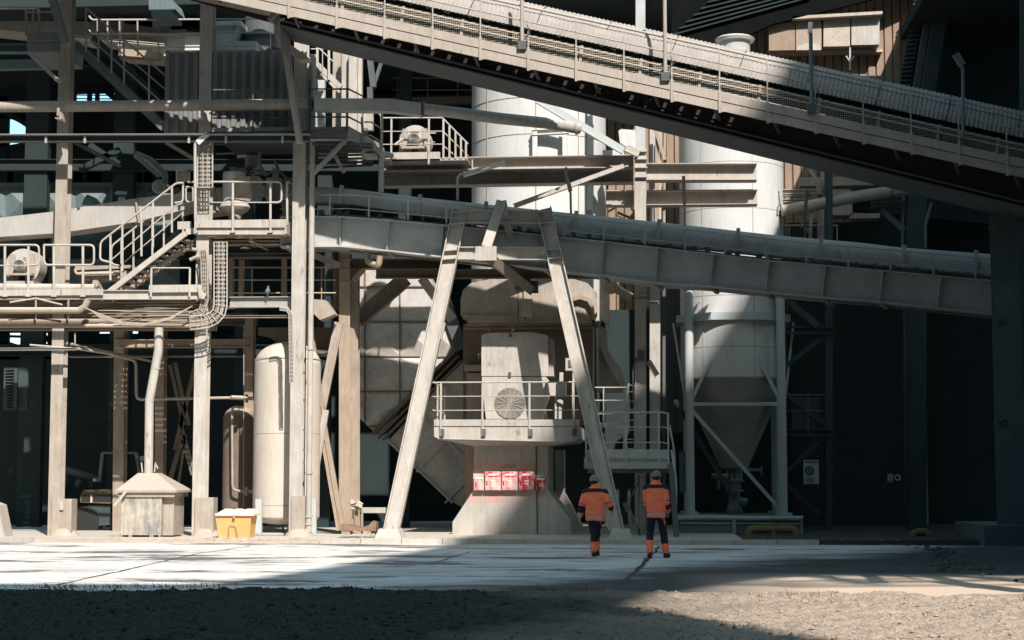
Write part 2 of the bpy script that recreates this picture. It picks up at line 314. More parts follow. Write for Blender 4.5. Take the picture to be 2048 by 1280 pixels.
# cracks and slab joints of the road
m = MB()
def crack(pts, w=.05):
    g = [G(x, y, .004) for x, y in pts]; out = []
    for a, b in zip(g, g[1:]):
        k = max(2, int((b-a).length/.5)); out += [a.lerp(b, i/k)+Vector((noise.noise((a.x+i, a.y, 1))*.05, 0, 0)) for i in range(k)]
    out.append(g[-1]); vs = []
    for i, p in enumerate(out):
        d = (out[min(i+1, len(out)-1)]-out[max(i-1, 0)]).normalized(); s = Vector((-d.y, d.x, 0))*w*(.5+random.random()*.7)*.5; vs += [p+s, p-s]
    m.add(vs, [(2*i, 2*i+1, 2*i+3, 2*i+2) for i in range(len(out)-1)])
crack([(112,1170),(250,1140),(390,1108),(500,1092)], .07); crack([(760,1120),(868,1126),(940,1103)], .05)
crack([(1225,1180),(1275,1140),(1320,1092)], .10); crack([(0,1128),(240,1126),(600,1122)], .03); crack([(900,1118),(1400,1126),(1900,1122)], .03)
MATS['crackm'] = mat('crackm', (.07,.065,.06), None, sc=4)
tag(m.build('road_crack', 'crackm'), kind='structure')
# gravel foreground: displaced sheet and loose stones
def gh(x, y):
    e = min(1, max(0, (25.0+.7*noise.noise((x*.35, 3, 1))+.5*noise.noise((x*1.7, 8, 1))-y)/1.0))
    return e*(.035 + .05*noise.noise((x*.35, y*.4, 2)) + .035*noise.noise((x*2.2, y*2.2, 5)) + .045*noise.noise((x*6, y*6, 9)) + .034*noise.noise((x*14, y*14, 3))) + (1-e)*-.02
m = MB(); nx, ny = 420, 260; X0, X1, Ya, Yb = -9.2, 8.5, 15.8, 25.6
m.add([(lerp(X0,X1,i/nx), lerp(Ya,Yb,j/ny), gh(lerp(X0,X1,i/nx), lerp(Ya,Yb,j/ny))) for i in range(nx+1) for j in range(ny+1)],
      [(i*(ny+1)+j, (i+1)*(ny+1)+j, (i+1)*(ny+1)+j+1, i*(ny+1)+j+1) for i in range(nx) for j in range(ny)], True)
m.quad((-60,-5,.0),(60,-5,.0),(60,15.8,.0),(-60,15.8,.0)); m.quad((-60,15.8,0),(-9.2,15.8,0),(-9.2,24.8,0),(-60,24.8,0)); m.quad((8.5,15.8,0),(60,15.8,0),(60,24.8,0),(8.5,24.8,0))
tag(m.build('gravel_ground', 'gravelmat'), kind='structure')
m = MB(); rs = random.Random(3)
def stone(c, r):
    vs = []
    for (a, b, d) in ((1,0,0),(-1,0,0),(0,1,0),(0,-1,0),(0,0,1),(0,0,-.6)):
        vs.append(c+Vector((a*r*rs.uniform(.6,1.4), b*r*rs.uniform(.6,1.4), d*r*rs.uniform(.5,1))))
    a = rs.uniform(0, 6.28)
    m.add([c+Matrix.Rotation(a, 3, 'Z')@(v-c) for v in vs], [(0,2,4),(2,1,4),(1,3,4),(3,0,4),(2,0,5),(1,2,5),(3,1,5),(0,3,5)])
for i in range(9000):
    x = rs.uniform(-9, 8.3); y = 16+9.2*rs.random()**1.1
    if noise.noise((x*.5, y*.6, 4)) < rs.uniform(-.5, .2): continue
    stone(Vector((x, y, gh(x, y)+.003)), rs.choice((.010,.014,.018,.024,.036)))
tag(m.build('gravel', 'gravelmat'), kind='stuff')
m = MB()
for i in range(500):
    x = rs.uniform(-12, 6); y = rs.uniform(42.0, 43.2)
    stone(Vector((x, y, .005 if y < 42.4 else .11)), rs.uniform(.01, .03))
tag(m.build('gravel', 'rubble'), kind='stuff')
# grass and weeds at the gravel edge
mat('weed', (.07,.085,.035), (.12,.10,.05), sc=9)
m = MB()
for cx_ in [(rs.gauss(0, 1)*.4 + c, yy) for c, yy, k in ((-8.6,25.1,70),(-7.4,25.2,60),(-6.6,25.3,60),(-4,24.6,14),(-1.3,24.3,30),(1.8,23.5,24),(-7.9,24.5,40),(-8.8,22,30),(4.8,22.6,10)) for _ in range(k)]:
    x, y = cx_[0], cx_[1]+rs.gauss(0, .12); b = Vector((x, y, gh(x, y)-.01)); h = rs.uniform(.04,.13); l = Vector((rs.gauss(0,.05), rs.gauss(0,.05), h)); s = Vector((.006, 0, 0))
    m.quad(b-s, b+s, b+l*.6+s*.6+Vector((0,0,.01)), b+l)
tag(m.build('grass', 'weed'), kind='stuff')
# broken slab edge at the right
strip_heap('rubble', 5.6, 11.5, 27.7, .5, .10, seed=11)
m = MB(); pts = [G(1850,1090), G(1905,1125), G(1960,1150)]
for k in range(60):
    t = rs.random(); p = pts[0].lerp(pts[1], t*2) if t < .5 else pts[1].lerp(pts[2], t*2-1)
    stone(p+Vector((rs.gauss(0,.25), rs.gauss(0,.5), .01)), rs.uniform(.04,.13))
tag(m.build('rubble', 'darkfloor'), kind='stuff')
# ================================================================== unseen plant behind the camera, shaped to cast the big shade and cut sky light
def z0w(p, Y=-12): return (p[0]-.42*Y, p[1]-.95*Y)
r = T('shade_building', 'unseen building with sloping outline shaped to cast the big shade across the yard', 'building', (0,-12,0))
m = MB(); up = [(-16,24.4),(4.4,24.8),(6.5,28.2),(9.5,33.5),(13.4,41.1),(14.9,43.7),(16.6,45.9),(19.5,48.6),(20.8,51.1),(22.2,52.3),(23.7,54.5),(28.3,62.6),(33,70.5),(60,112)]
lo_ = [(60,28.9),(20,28.7),(15.6,28.6),(14.2,27.4),(12.3,25.4),(10.7,23.6),(7.9,19.3),(7.5,18.6),(9.4,15.2),(10.5,-11.4),(-16,-11.4)]
m.wprism([z0w(p) for p in up+lo_], -12, -12.3); m.build('wall', 'clad', r)  # unseen outline, traced back along the sun from the wanted shadow edges
m = MB()
for a, b, w in (((12.4,25.2),(19,27.2),.14),((12.9,24.9),(19.5,26.2),.16),((15.0,28.3),(14.6,25.6),.45),((16.6,28.7),(18.6,25.6),.5),((15.2,28.0),(19.5,27.6),.10),((14.6,26.6),(22,27.4),.10),((13.2,25.9),(17.2,27.8),.10),((17.8,25.6),(30,24.2),1.3),((18.4,27.0),(30,26.2),.35),((19,28.6),(20.2,25.2),.7)):
    a, b = z0w(a), z0w(b); m.bar((a[0],-12.05,a[1]),(b[0],-12.05,b[1]), w, .2)
m.build('truss', 'grey', r)
m = MB()
for x in (30, 45, 62): m.box((x,-13,-.0),(x+.8,-12.31,39))
m.build('column', 'grey', r)
m = MB(); m.box((-12,-22,0),(14,-12.31,35)); m.build('block', 'clad', r)
r = T('sky_blocker', 'tall unseen block added to cut sky light on the open side of the yard', 'light blocker', (-24,0,0))
m = MB(); m.box((-60,-30,0),(-34,30,22)); m.box((-70,-30,0),(6.1,-22.2,58)); m.build('wall', 'clad', r)  # unseen, added to block sky light from the open side
r = T('side_blocker', 'unseen block and canopy slabs added to darken the other side of the yard', 'warehouse', (24,0,0))
m = MB(); m.box((10.4,22,0),(34,41.0,24)); m.box((24,-10,0),(40,22,20)); m.box((6.2,28.1,16.8),(10.4,36.5,17.3)); m.box((8.0,36.5,16.8),(10.4,41,17.3)); m.box((7.5,41,16.7),(14,53,17.3)); m.build('wall', 'clad', r)  # unseen walls and canopy, added to keep sky light off the right side
r = T('raised_blocker', 'unseen raised block on stilts added to darken the low end of the conveyor', 'hall', (15,24,0))
m = MB(); m.box((6.3,21,8),(30,28,20)); m.build('casing', 'clad', r); m = MB(); m.box((12,22,0),(12.6,22.6,7.99)); m.box((12,26,0),(12.6,26.6,7.99)); m.build('column', 'clad', r)  # unseen box and stilts, added to dim the low conveyor end
m = MB()
for a, b, w in (((1545,1162),(1900,1163),.09),((1600,1149),(1860,1153),.05),((1640,1143),(1900,1158),.05),((1715,1136),(1762,1166),.24),((1845,1148),(1960,1176),.30),((1890,1164),(2060,1184),.55),((1660,1152),(1700,1163),.06),((1780,1146),(1840,1160),.06),((1560,1155),(1700,1146),.04),((1900,1150),(2060,1166),.25)): m.bar(G(*a)-LD*8, G(*b)-LD*8, w, .08, up=(0,0,1))
m.build('shadow_bars', 'grey', r)  # unseen bars set back along the sun to draw the lattice shadow
# ================================================================== dark halls behind everything
def wall_holes(m, x0, y0, x1, y1, Y, holes, th=.2):
    xs = sorted({x0, x1, *[h[0] for h in holes], *[h[2] for h in holes]}); ys = sorted({y0, y1, *[h[1] for h in holes], *[h[3] for h in holes]})
    for a, b in zip(xs, xs[1:]):
        for c, d in zip(ys, ys[1:]):
            mx_, my_ = (a+b)/2, (c+d)/2
            if any(h[0] < mx_ < h[2] and h[1] < my_ < h[3] for h in holes): continue
            m.pbox(a, c, b, d, Y, Y+th)
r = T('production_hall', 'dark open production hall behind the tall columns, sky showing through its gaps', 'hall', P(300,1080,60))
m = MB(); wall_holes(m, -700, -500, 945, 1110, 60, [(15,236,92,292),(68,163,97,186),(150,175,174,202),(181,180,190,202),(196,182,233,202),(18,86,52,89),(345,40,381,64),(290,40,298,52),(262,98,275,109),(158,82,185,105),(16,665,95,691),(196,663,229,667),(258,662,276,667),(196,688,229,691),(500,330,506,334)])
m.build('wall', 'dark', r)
m = MB(); m.box((-32,48.6,15.2),(P(940,0,52).x,60,15.6)); m.box((-32,38.5,16.6),(P(640,0,44).x,44.5,17.0)); m.build('roof', 'dark', r)  # front slab is unseen, added to shade the upper columns
m = MB()
for (a, b, w) in (((0,215),(100,280),10),((20,272),(70,300),8),((60,160),(100,200),6),((205,175),(250,215),12),((70,655),(118,700),9),((0,672),(70,674),5),((20,687),(60,700),6),((60,697),(100,690),6)): m.bar(P(*a,58.5), P(*b,58.5), w/60, .15)
m.bar(P(-15,208,58.7), P(120,271,58.7), .40, .1); m.bar(P(15,296,58.6),P(100,280,58.6),.16,.1)
for i in range(5): m.bar(P(345+i*9,66,58.5), P(350+i*9,36,58.5), .05, .05) if i in (2,) else None
m.bar(P(350,68,58.4), P(384,38,58.4), .10, .1)
for y in (170,179): m.bar(P(60,y,58.5), P(240,y+3,58.5), .035, .05)
for y in (190,197): m.bar(P(150,y,58.5), P(240,y+1,58.5), .03, .05)
m.build('brace', 'dark', r)
m = MB(); wall_holes(m, -700, 715, 640, 1110, 54, [(-700,715,-690,716)]); m.build('inner_wall', 'dark', r)
m = MB()
for x in (-200, 60, 235, 480, 640, 800): m.pbox(x, -100, x+17, 1070, 52, 52.3)
m.build('column', 'dark', r)
m = MB()
for y in (120, 330, 505, 700): m.ib(P(-300,y,52), P(940,y+2,52), .35, .25)
for (a,b) in (((240,330),(180,290)),((160,340),(240,300)),((300,500),(380,420))): m.bar(P(*a,51), P(*b,51), .18)
m.build('beam', 'dark', r)
# brown corrugated building in the middle and right
def corrugated(m, x0, x1, z0, z1, Y, pitch=.25, dep=.06, duty=.55):
    x = x0; vs = []; top = []
    pts = []
    while x < x1:
        pts += [(x, Y), (x+pitch*duty, Y), (x+pitch*(duty+.1), Y+dep), (x+pitch*.9, Y+dep)]; x += pitch
    n = len(pts); vs = [(a, b, z0) for a, b in pts]+[(a, b, z1) for a, b in pts]
    m.add(vs, [(i, i+1, n+i+1, n+i) for i in range(n-1)])
    m.add([(x0,Y+.12,z0),(x1,Y+.12,z0),(x1,Y+.12,z1),(x0,Y+.12,z1)], [(0,1,2,3)])
r = T('clinker_building', 'brown corrugated building behind the white silo and upper conveyor', 'building', P(1500,1080,56))
m = MB(); a = P(1185,900,56); b = P(1835,-60,56); corrugated(m, a.x, b.x, .0, b.z+1, 56, .27, .08, .78); m.build('wall', 'brown', r)
m = MB(); m.pbox(1535,108,1765,98,55.6,56); m.prism([(1585,38),(1765,28),(1765,22),(1585,32)],54.9,56); m.build('ledge', 'rubble', r)
m = MB(); corrugated(m, P(1630,0,55.3).x, P(1770,0,55.3).x, P(0,30,55.3).z, P(0,-80,55.3).z, 55.3, .19, .09, .5); m.build('parapet', 'rubble', r)
for k, (x0, x1, y0, y1, mt) in enumerate(((1538,1590,48,101,'brown'),(1592,1643,44,101,'tan'),(1647,1700,40,93,'rubble'),(1703,1759,34,90,'beige'))):
    m = MB(); m.prism([(x0,y0),(x1,y0-3),(x1,y1-1),(x0,y1)], 55.2, 55.8)
    bmk = [(x0+2,y1-1),(x1-2,y1-1),(x1-4,y1-12),((x0+x1)/2,y1-15),(x0+5,y1-9)]
    if mt in ('tan',): m.prism(bmk, 55.05, 55.2, mi=1)
    m.build('panel', [mt, 'beige'], r)
m = MB(); m.bar(P(1700,95,55.1),P(1700,140,55.1),.05); m.bar(P(1692,112,55.1),P(1700,123,55.1),.04); m.bar(P(1708,112,55.1),P(1700,123,55.1),.04); m.build('hanger', 'beige', r)
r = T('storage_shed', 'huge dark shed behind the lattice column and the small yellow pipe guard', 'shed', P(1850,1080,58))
m = MB(); m.pbox(1575,446,1815,1085,55.3,55.5); m.pbox(1190,620,1580,1085,55.2,55.4); m.pbox(1585,300,2700,1085,58,58.3); m.pbox(1836,-400,2700,300,58,58.3); m.build('wall', 'dark', r)  # first two sheets cover the lower brown wall, standing in for its shade
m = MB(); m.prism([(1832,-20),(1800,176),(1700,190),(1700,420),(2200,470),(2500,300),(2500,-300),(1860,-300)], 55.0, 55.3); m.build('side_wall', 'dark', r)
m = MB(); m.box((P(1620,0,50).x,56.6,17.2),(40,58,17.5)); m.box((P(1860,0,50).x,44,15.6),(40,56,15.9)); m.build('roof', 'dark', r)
m = MB()
for k in range(26): m.bar(P(1850-k*1.6+3, -20+k*9, 54.9), P(1828-k*1.55+3, -18+k*9, 54.9), .035, .1)
m.build('louvre', 'darksteel', r)
m = MB(); m.bar(P(1893,-40,54), P(1852,200,54), .42, .3); m.build('rafter', 'shedsteel', r)
m = MB(); m.bar(P(1868,-40,54.2), P(1828,200,54.2), .18, .2); m.build('gutter', 'darksteel', r)
for x0, x1 in ((1650,1664),(1815,1851)):
    m = MB(); m.hb(P((x0+x1)/2,1075,51), P((x0+x1)/2,300,51), (x1-x0)*51/FPX, .35); m.build('column', 'shedsteel', r)
m = MB(); m.bar(P(1811,1000,50.6),P(1808,620,50.6),.05); m.build('drainpipe', 'shedsteel', r)
for y in (654, 666, 858, 870):
    m = MB(); m.bar(P(1565,y,50.8), P(1664,y,50.8), .05, .2); m.build('beam', 'shedsteel', r)
m = MB()
for a, b in (((1668,615),(1560,540)),((1567,735),(1648,672)),((1565,952),(1640,880)),((1570,965),(1640,1030)),((1350,800),(1470,1000)),((1570,785),(1650,850))): m.bar(P(*a,50.9), P(*b,50.9), .13)
m.bar(P(1573,600,50.7), P(1635,652,50.7), .20); m.build('brace', 'shedsteel', r)
m = MB()
for y in (790, 822): m.tube([P(1560,y,50.5), P(1650,y,50.5)], .018, 6)
m.tube([P(1616,790,50.5), P(1616,870,50.5)], .015, 6); m.build('handrail', 'darksteel', r)
m = MB(); m.pbox(1583,795,1640,858,50.9,51.4); m.build('cabinet', 'shedsteel', r)
# dark overhead gallery at the top
r = T('overhead_gallery', 'shaded overhead conveyor gallery crossing above the white silo cap', 'gallery', P(1500,0,52))
m = MB(); m.prism([(1060,-200),(1060,-15),(1290,-15),(1340,78),(1410,100),(1480,78),(1545,48),(1770,-8),(1900,-70),(1900,-200)], 54.9, 55.1); m.build('casing', 'pitch', r)  # near-black colour stands in for the shade on the casing
m = MB()
for k in range(6): m.bar(P(1345+k*14, 70-k*13, 54.83), P(1620+k*22, -5-k*13, 54.83), .05, .12)
m.bar(P(1300,-10,54.8), P(1375,-20,54.8), .1); m.build('rib', 'dark', r)
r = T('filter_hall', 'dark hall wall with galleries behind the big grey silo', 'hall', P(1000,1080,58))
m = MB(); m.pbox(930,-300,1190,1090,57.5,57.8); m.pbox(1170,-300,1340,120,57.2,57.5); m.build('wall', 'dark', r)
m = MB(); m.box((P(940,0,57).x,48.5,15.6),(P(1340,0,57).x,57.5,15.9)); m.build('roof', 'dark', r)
m = MB(); m.pbox(780,195,942,206,53,53.2)
for y in (156,180): m.tube([P(785,y,53), P(942,y,53)], .025, 6)
for x in (795,855,915): m.tube([P(x,156,53), P(x,205,53)], .02, 6)
m.build('gallery', 'brownsteel', r)
# ================================================================== upper conveyor gallery (hood, walkway, girder)
def yT(x): return 15+(x-673)*.2203          # top edge of the kick plates
def yB(x): return 52+(x-565)*.245           # underside of the girder
r = T('conveyor_gallery', 'long upper conveyor with corrugated hood sloping down across the whole picture', 'conveyor', P(1985,395,41))
YW, YG = 40.3, 41.2
XL, XR = -150, 2150
def c1bar(name, f0, f1, Y, dep, mt, x0=XL, x1=XR, parent=None):
    m = MB(); yc = lambda x: (f0(x)+f1(x))/2; h = (f1(x1)-f0(x1))*Y/FPX; h0 = (f1(x0)-f0(x0))*Y/FPX
    a0, a1, b0, b1 = P(x0,f0(x0),Y), P(x0,f1(x0),Y), P(x1,f0(x1),Y), P(x1,f1(x1),Y); o = Vector((0,dep,0))
    m.add([a0,b0,b1,a1,a0+o,b0+o,b1+o,a1+o], [(0,1,2,3),(4,5,6,7),(0,1,5,4),(3,2,6,7),(0,3,7,4),(1,2,6,5)]); return m.build(name, mt, parent or r)
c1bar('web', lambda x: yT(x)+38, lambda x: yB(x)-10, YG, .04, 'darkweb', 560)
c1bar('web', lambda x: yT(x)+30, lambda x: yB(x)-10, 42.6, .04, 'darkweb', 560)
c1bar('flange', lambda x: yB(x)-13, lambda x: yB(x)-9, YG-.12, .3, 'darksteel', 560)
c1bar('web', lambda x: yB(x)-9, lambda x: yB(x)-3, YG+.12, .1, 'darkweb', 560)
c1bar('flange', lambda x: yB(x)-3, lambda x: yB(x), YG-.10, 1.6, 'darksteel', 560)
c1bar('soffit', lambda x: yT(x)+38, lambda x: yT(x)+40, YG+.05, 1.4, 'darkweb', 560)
c1bar('web', lambda x: yT(x)+26, lambda x: yT(x)+60-(560-x)*.06, 41.4, .05, 'darkweb', XL, 560)
# walkway floor: plates with open slots that let strokes of sun through
m = MB(); n = 0
def fl(x0, x1, ya, yb):
    a, b = P(x0, yT(x0)+10, YW), P(x1, yT(x1)+10, YW)
    k = Vector((0,0,.03)); vs = [Vector((p.x, y, p.z)) for p in (a, b) for y in (ya, yb)]; vs += [v-k for v in vs]
    m.add(vs, [(0,1,3,2),(4,5,7,6),(0,2,6,4),(1,3,7,5),(0,1,5,4),(2,3,7,6)])
fl(XL, XR, YW, YW+.48)
x = XL; k = 0
while x < XR:
    w = 26.5 if k % 7 else 60
    fl(x, min(XR, x+w), YW+.48, YW+.72); x += w+7.5; k += 1
fl(XL, XR, YW+.72, YW+.9)
m.build('walkway', 'darksteel', r)
c1bar('kick_plate', lambda x: yT(x), lambda x: yT(x)+17.5, YW-.02, .012, 'gallery')
c1bar('walkway_beam', lambda x: yT(x)+19.5, lambda x: yT(x)+37, YW, .05, 'gallery')
x = 583
while x < XR:                                   # outriggers under the walkway
    m = MB(); m.bar(P(x, yT(x)+22, YW+.1), P(x+16, yT(x)+60, YG-.03), .07, .07); m.build('outrigger', 'darksteel', r); x += 120
# guard mesh, mid rails, handrails, posts
c1bar('guard_mesh', lambda x: yT(x)-31, lambda x: yT(x)-1, YG-.15, .003, 'guardmesh', 600)
for x in range(450, 2100, 119): m = MB(); m.bar(P(x, yT(x)-32, YG-.17), P(x-4, yT(x)+2, YG-.17), .07, .02); m.build('mesh_frame', 'beige2', r)
c1bar('belt_cover', lambda x: yT(x)-40, lambda x: yT(x)-2, 41.7, .05, 'dark')
for dy in (-27, -16):
    m = MB(); m.tube([P(XL, yT(XL)+dy, YW+.1), P(XR, yT(XR)+dy, YW+.1)], .022, 6); m.build('rail', 'gallery', r)
for dy in (-88, -58):
    m = MB(); m.tube([P(XL, yT(XL)+dy*.93, YW+.02), P(XR, yT(XR)+dy, YW+.02)], .03 if dy == -88 else .018, 8); m.build('handrail', 'gallery', r)
x = 579.
while x < 2120:
    m = MB(); a = P(x, yT(x)-86, YW-.03); b = P(x, yT(x)+42, YW-.03); b.x = a.x
    m.bar(a, Vector((a.x, a.y, P(x, yT(x), YW).z)), .03, .012); m.bar(Vector((a.x, a.y, P(x, yT(x)-4, YW).z)), b, .06, .03)
    m.box((a.x+.02,a.y-.02,b.z+.02),(a.x+.11,a.y+.04,b.z+.18)); m.build('post', 'gallery', r); x += 95.5
# corrugated hood: a half-round shell following the conveyor
m = MB(); A = P(-150, yT(-150)-62, 41.8); B = P(2250, yT(2250)-62, 41.8); ax = (B-A).normalized(); Ln = (B-A).length; upv = Vector((0,1,0)).cross(ax)*-1
if upv.z < 0: upv = -upv
n = int(Ln/.024); prof = [(-.78,-.42),(-.74,-.22),(-.62,.02),(-.45,.20),(-.22,.33),(.05,.38),(.35,.34),(.6,.2),(.78,-.02),(.86,-.4)]
vs = []
for i in range(n+1):
    s = i/n*Ln; k = 1+.030*math.sin(s*2*math.pi/.105) + (.012 if int(s/1.65) % 2 else 0)
    for (a, b) in prof: vs.append(A+ax*s+Vector((0,a,0))*k+upv*(b*k))
q = len(prof); m.add(vs, [(i*q+j, (i+1)*q+j, (i+1)*q+j+1, i*q+j+1) for i in range(n) for j in range(q-1)], True); m.build('hood', 'hood', r)
m = MB()
for i in range(0, 64):
    s = 1.2+i*1.65
    if s > Ln: break
    rr = random.Random(i); t0 = rr.choice((0,1,2)); pts = [A+ax*(s+.02*j)+Vector((0,a*1.045,0))+upv*b*1.045 for j, (a, b) in enumerate(prof[:5])]
    m.tube(pts[t0:], .012, 5)
pts = [A+ax*(s*.4)+Vector((0,prof[2][0]*1.03,0))+upv*(prof[2][1]*1.03+.012*math.sin(s*.8*math.pi)) for s in range(int(Ln/.4))]
m.tube(pts, .008, 4); m.build('hood_seam', 'darkweb', r)
for i in range(0, 40):                      # drips of dust and broken clips under the hood's rim
    m = MB(); x = 600+i*37+random.uniform(-8,8); m.bar(P(x, yT(x)-40, 41.06), P(x+10, yT(x)-40+2+random.uniform(0,3), 41.06), .04, .03); m.build('rim_clip', 'black', r)
# lamp posts standing on the walkway
def lamp_post(Y, base, top, label, m_='gallery', arm=None, tube=.03, group='tube lamps on posts'):
    t = T('lamp_post', label, 'lamp', P(*base, Y), group)
    m = MB(); m.bend([P(*base, Y), P(*top, Y)] + ([P(*arm[0], Y)] if arm else []), tube, .12); m.build('pole', m_, t)
    if arm:
        for k, (a, b) in enumerate(arm[1]): m = MB(); m.bar(P(*a, Y-.02*k), P(*b, Y-.02*k), .07, .09); m.build('lamp_tube', 'lamp' if m_ != 'teal' else 'teal', t)
    return t
for x, top, lab, mt in ((1044,-60,'bare grey pole bolted to the upper conveyor walkway above the big grey silo','gallery'),(1329,-60,'bare grey pole rising from the sunlit walkway past the dark overhead gallery','gallery'),(1621,50,'dark lamp pole with a short pale head in front of the wall panels','teal')):
    t = T('lamp_post', lab, 'lamp', P(x, yT(x), YW), 'poles on the upper conveyor'); m = MB(); a = P(x, yT(x)-6, YW-.06); b = P(x, top, YW-.06); a.x = b.x; m.tube([a, b], .045, 8); m.build('pole', mt, t)
    m = MB(); m.box((a.x-.1,a.y-.05,a.z-.1),(a.x+.1,a.y+.05,a.z+.1)); m.tube([a+Vector((0,0,.1)), a+Vector((.18,0,.3)), a+Vector((.12,0,.5))], .012, 5); m.build('clamp', 'darksteel', t)
    if top > 0: m = MB(); m.bar(P(1621,45,YW-.1), P(1620,66,YW-.1), .10, .1); m.build('lamp_head', 'lamp', t)
lamp_post(YW-.06, (1926,275), (1926,135), 'dark double tube lamp leaning off a pole low on the shaded upper conveyor', 'teal', ((1911,108), (((1908,110),(1922,133)),((1914,106),(1928,128)))), .04, 'poles on the upper conveyor')
# ================================================================== lower plate-girder conveyor
gt = [(560,433),(681,433),(781,440),(887,450),(978,459),(1207,483),(1320,496),(1427,508),(1538,521),(1651,531),(1765,541),(1881,552),(1981,561),(2100,574)]
gb = [(560,493),(681,492),(774,501),(882,513),(990,526),(1202,550),(1315,566),(1420,572.5),(1531,584),(1643,594),(1758,603),(1873,615),(1981,627),(2100,640)]
YL = 44.75
r = T('belt_conveyor', 'lower belt conveyor on deep riveted plate girder crossing behind the gantry legs', 'conveyor', P(1981,627,YL))
def strip(m, top, bot, Y, dep):
    xs = sorted({*[p[0] for p in top], *[p[0] for p in bot]})
    a = [P(x, pline(top, x), Y) for x in xs]; b = [P(x, pline(bot, x), Y) for x in xs]; o = Vector((0,dep,0)); n = len(xs)
    for i in range(n-1): m.add([a[i],a[i+1],b[i+1],b[i],a[i]+o,a[i+1]+o,b[i+1]+o,b[i]+o], [(0,1,2,3),(4,5,6,7),(0,1,5,4),(3,2,6,7)])
sh = lambda l, d: [(x, y+d) for x, y in l]
m = MB(); strip(m, gt, gb, YL, .02); m.build('girder_web', 'girder', r)
m = MB(); strip(m, sh(gt,-1.2), sh(gt,1.2), YL-.17, .36); m.build('top_flange', 'girder', r)
m = MB(); strip(m, sh(gb,-1.5), sh(gb,1.5), YL-.17, .36); m.build('bottom_flange', 'girder', r)
m = MB(); strip(m, gt, gb, YL+1.1, .02); strip(m, sh(gb,-3), sh(gb,-1), YL+.2, 1.3); m.build('rear_girder', 'girder', r)
for a, b in ((681,681),(781,774),(887,882),(990,984),(1096,1090),(1208,1202),(1316,1310),(1427,1420),(1538,1531),(1651,1643),(1765,1758),(1881,1873)):
    m = MB(); m.bar(P(a, pline(gt,a), YL-.08), P(b, pline(gb,b), YL-.08), .022, .15); m.build('stiffener', 'girder', r)
cv = [(560,366),(623,369),(700,374),(838,391),(1100,419),(1320,441),(1568,469),(1720,482),(1806,492),(1981,505),(2100,514)]
ct = [(560,400),(623,405),(700,408),(838,430),(1100,468),(1320,489),(1568,514),(1720,528),(1806,535),(1981,552),(2100,562)]
m = MB()
nx = 120; vs = []; pr = [(.0,1.),(-.02,.55),(.05,.2),(.22,.03),(.5,-.05),(.6,.0),(.78,.3),(.82,.9)]
for i in range(nx+1):
    x = lerp(560, 2100, i/nx); a = P(x, pline(cv, x), YL+.35); b = P(x, pline(ct, x), YL+.35)
    for dy, v in pr: vs.append(Vector((a.x, YL+.35+dy, lerp(a.z, b.z, v))))
q = len(pr); m.add(vs, [(i*q+j, (i+1)*q+j, (i+1)*q+j+1, i*q+j+1) for i in range(nx) for j in range(q-1)], True); m.build('belt_cover', 'girder', r)
for x in (681, 838, 970, 1150, 1316, 1474, 1640, 1806, 1950):
    m = MB(); m.bar(P(x+3, pline(cv,x)-2, YL+.28), P(x-3, pline(ct,x), YL+.28), .10, .08); m.build('cover_band', 'girder', r)
rr = random.Random(5)
for k in range(46):                              # rollers and brackets in the gap under the cover
    x = 640+k*30+rr.uniform(-8,8); y = pline(gt,x)-5; m = MB(); m.bar(P(x, y-rr.uniform(3,9), YL+.25), P(x+2, y+3, YL+.25), rr.uniform(.05,.16), .1); m.build('roller_bracket', 'darksteel', r)
m = MB()
strip(m, sh(gt,-4), sh(gt,-1), YL+.75, .25); m.build('spillage', 'beige', r)
rt = [(560,390),(623,390),(701,389),(920,410),(1104,430),(1320,454),(1612,486),(1806,502),(1981,518),(2100,530)]
railing(r, YL-.1, rt, (28,), [660,738,816,893,970,1048,1128,1207,1289,1369,1449,1531,1612,1696,1780,1866,1950], lambda x: pline(gt,x)-2, .02, 'girder')
m = MB(); strip(m, [(700,500),(2000,634)], [(700,503),(2000,637)], YL+.6, .1); m.build('pipe_run', 'brownsteel', r)
m = MB()
for x in (781,887,990,1096,1208,1316,1427,1538,1651,1765): m.bar(P(x-5, pline(gb,x)+1, YL), P(x+8, pline(gb,x)+12, YL+.6), .08, .1); m.bar(P(x-50, pline(gb,x-50)+2, YL+.1), P(x+14, pline(gb,x)+6, YL+1.4), .06, .06)
m.build('lower_bracing', 'tan', r)
m = MB(); m.bend([P(735,500,YL+.4), P(735,523,YL+.4), P(757,533,YL), P(760,512,YL)], .085, .1, 10); m.build('hanging_pipe', 'tan', r)
# horizontal cross beam and supports below it
r = T('support_bent', 'brownish steel support bent with knee braces under the lower conveyor', 'steel support', P(690,1060,46.6))
m = MB(); m.hb(P(691,1062,46.4), P(691,508,46.4), .30, .32); m.build('column', 'tan', r)
m = MB(); m.hb(P(711,1062,46.7), P(711,520,46.7), .19, .3); m.build('column', 'tan', r)
m = MB(); m.ib(P(752,548,46.0), P(1262,548,46.0), .24, .25); m.ib(P(702,529,46.5), P(900,529,46.5), .26, .25); m.build('beam', 'brownsteel', r)
m = MB(); m.bar(P(706,562,46.2), P(728,539,46.2), .10, .2); m.bar(P(728,538,46.2), P(752,538,46.2), .03, .25)
for y in (519,540,563): m.bar(P(679,y,46.3), P(703,y,46.3), .03, .2)
m.build('gusset', 'tan', r)
m = MB(); m.bar(P(622,508,45.6), P(676,530,46.2), .16, .2); m.build('brace', 'beige2', r)
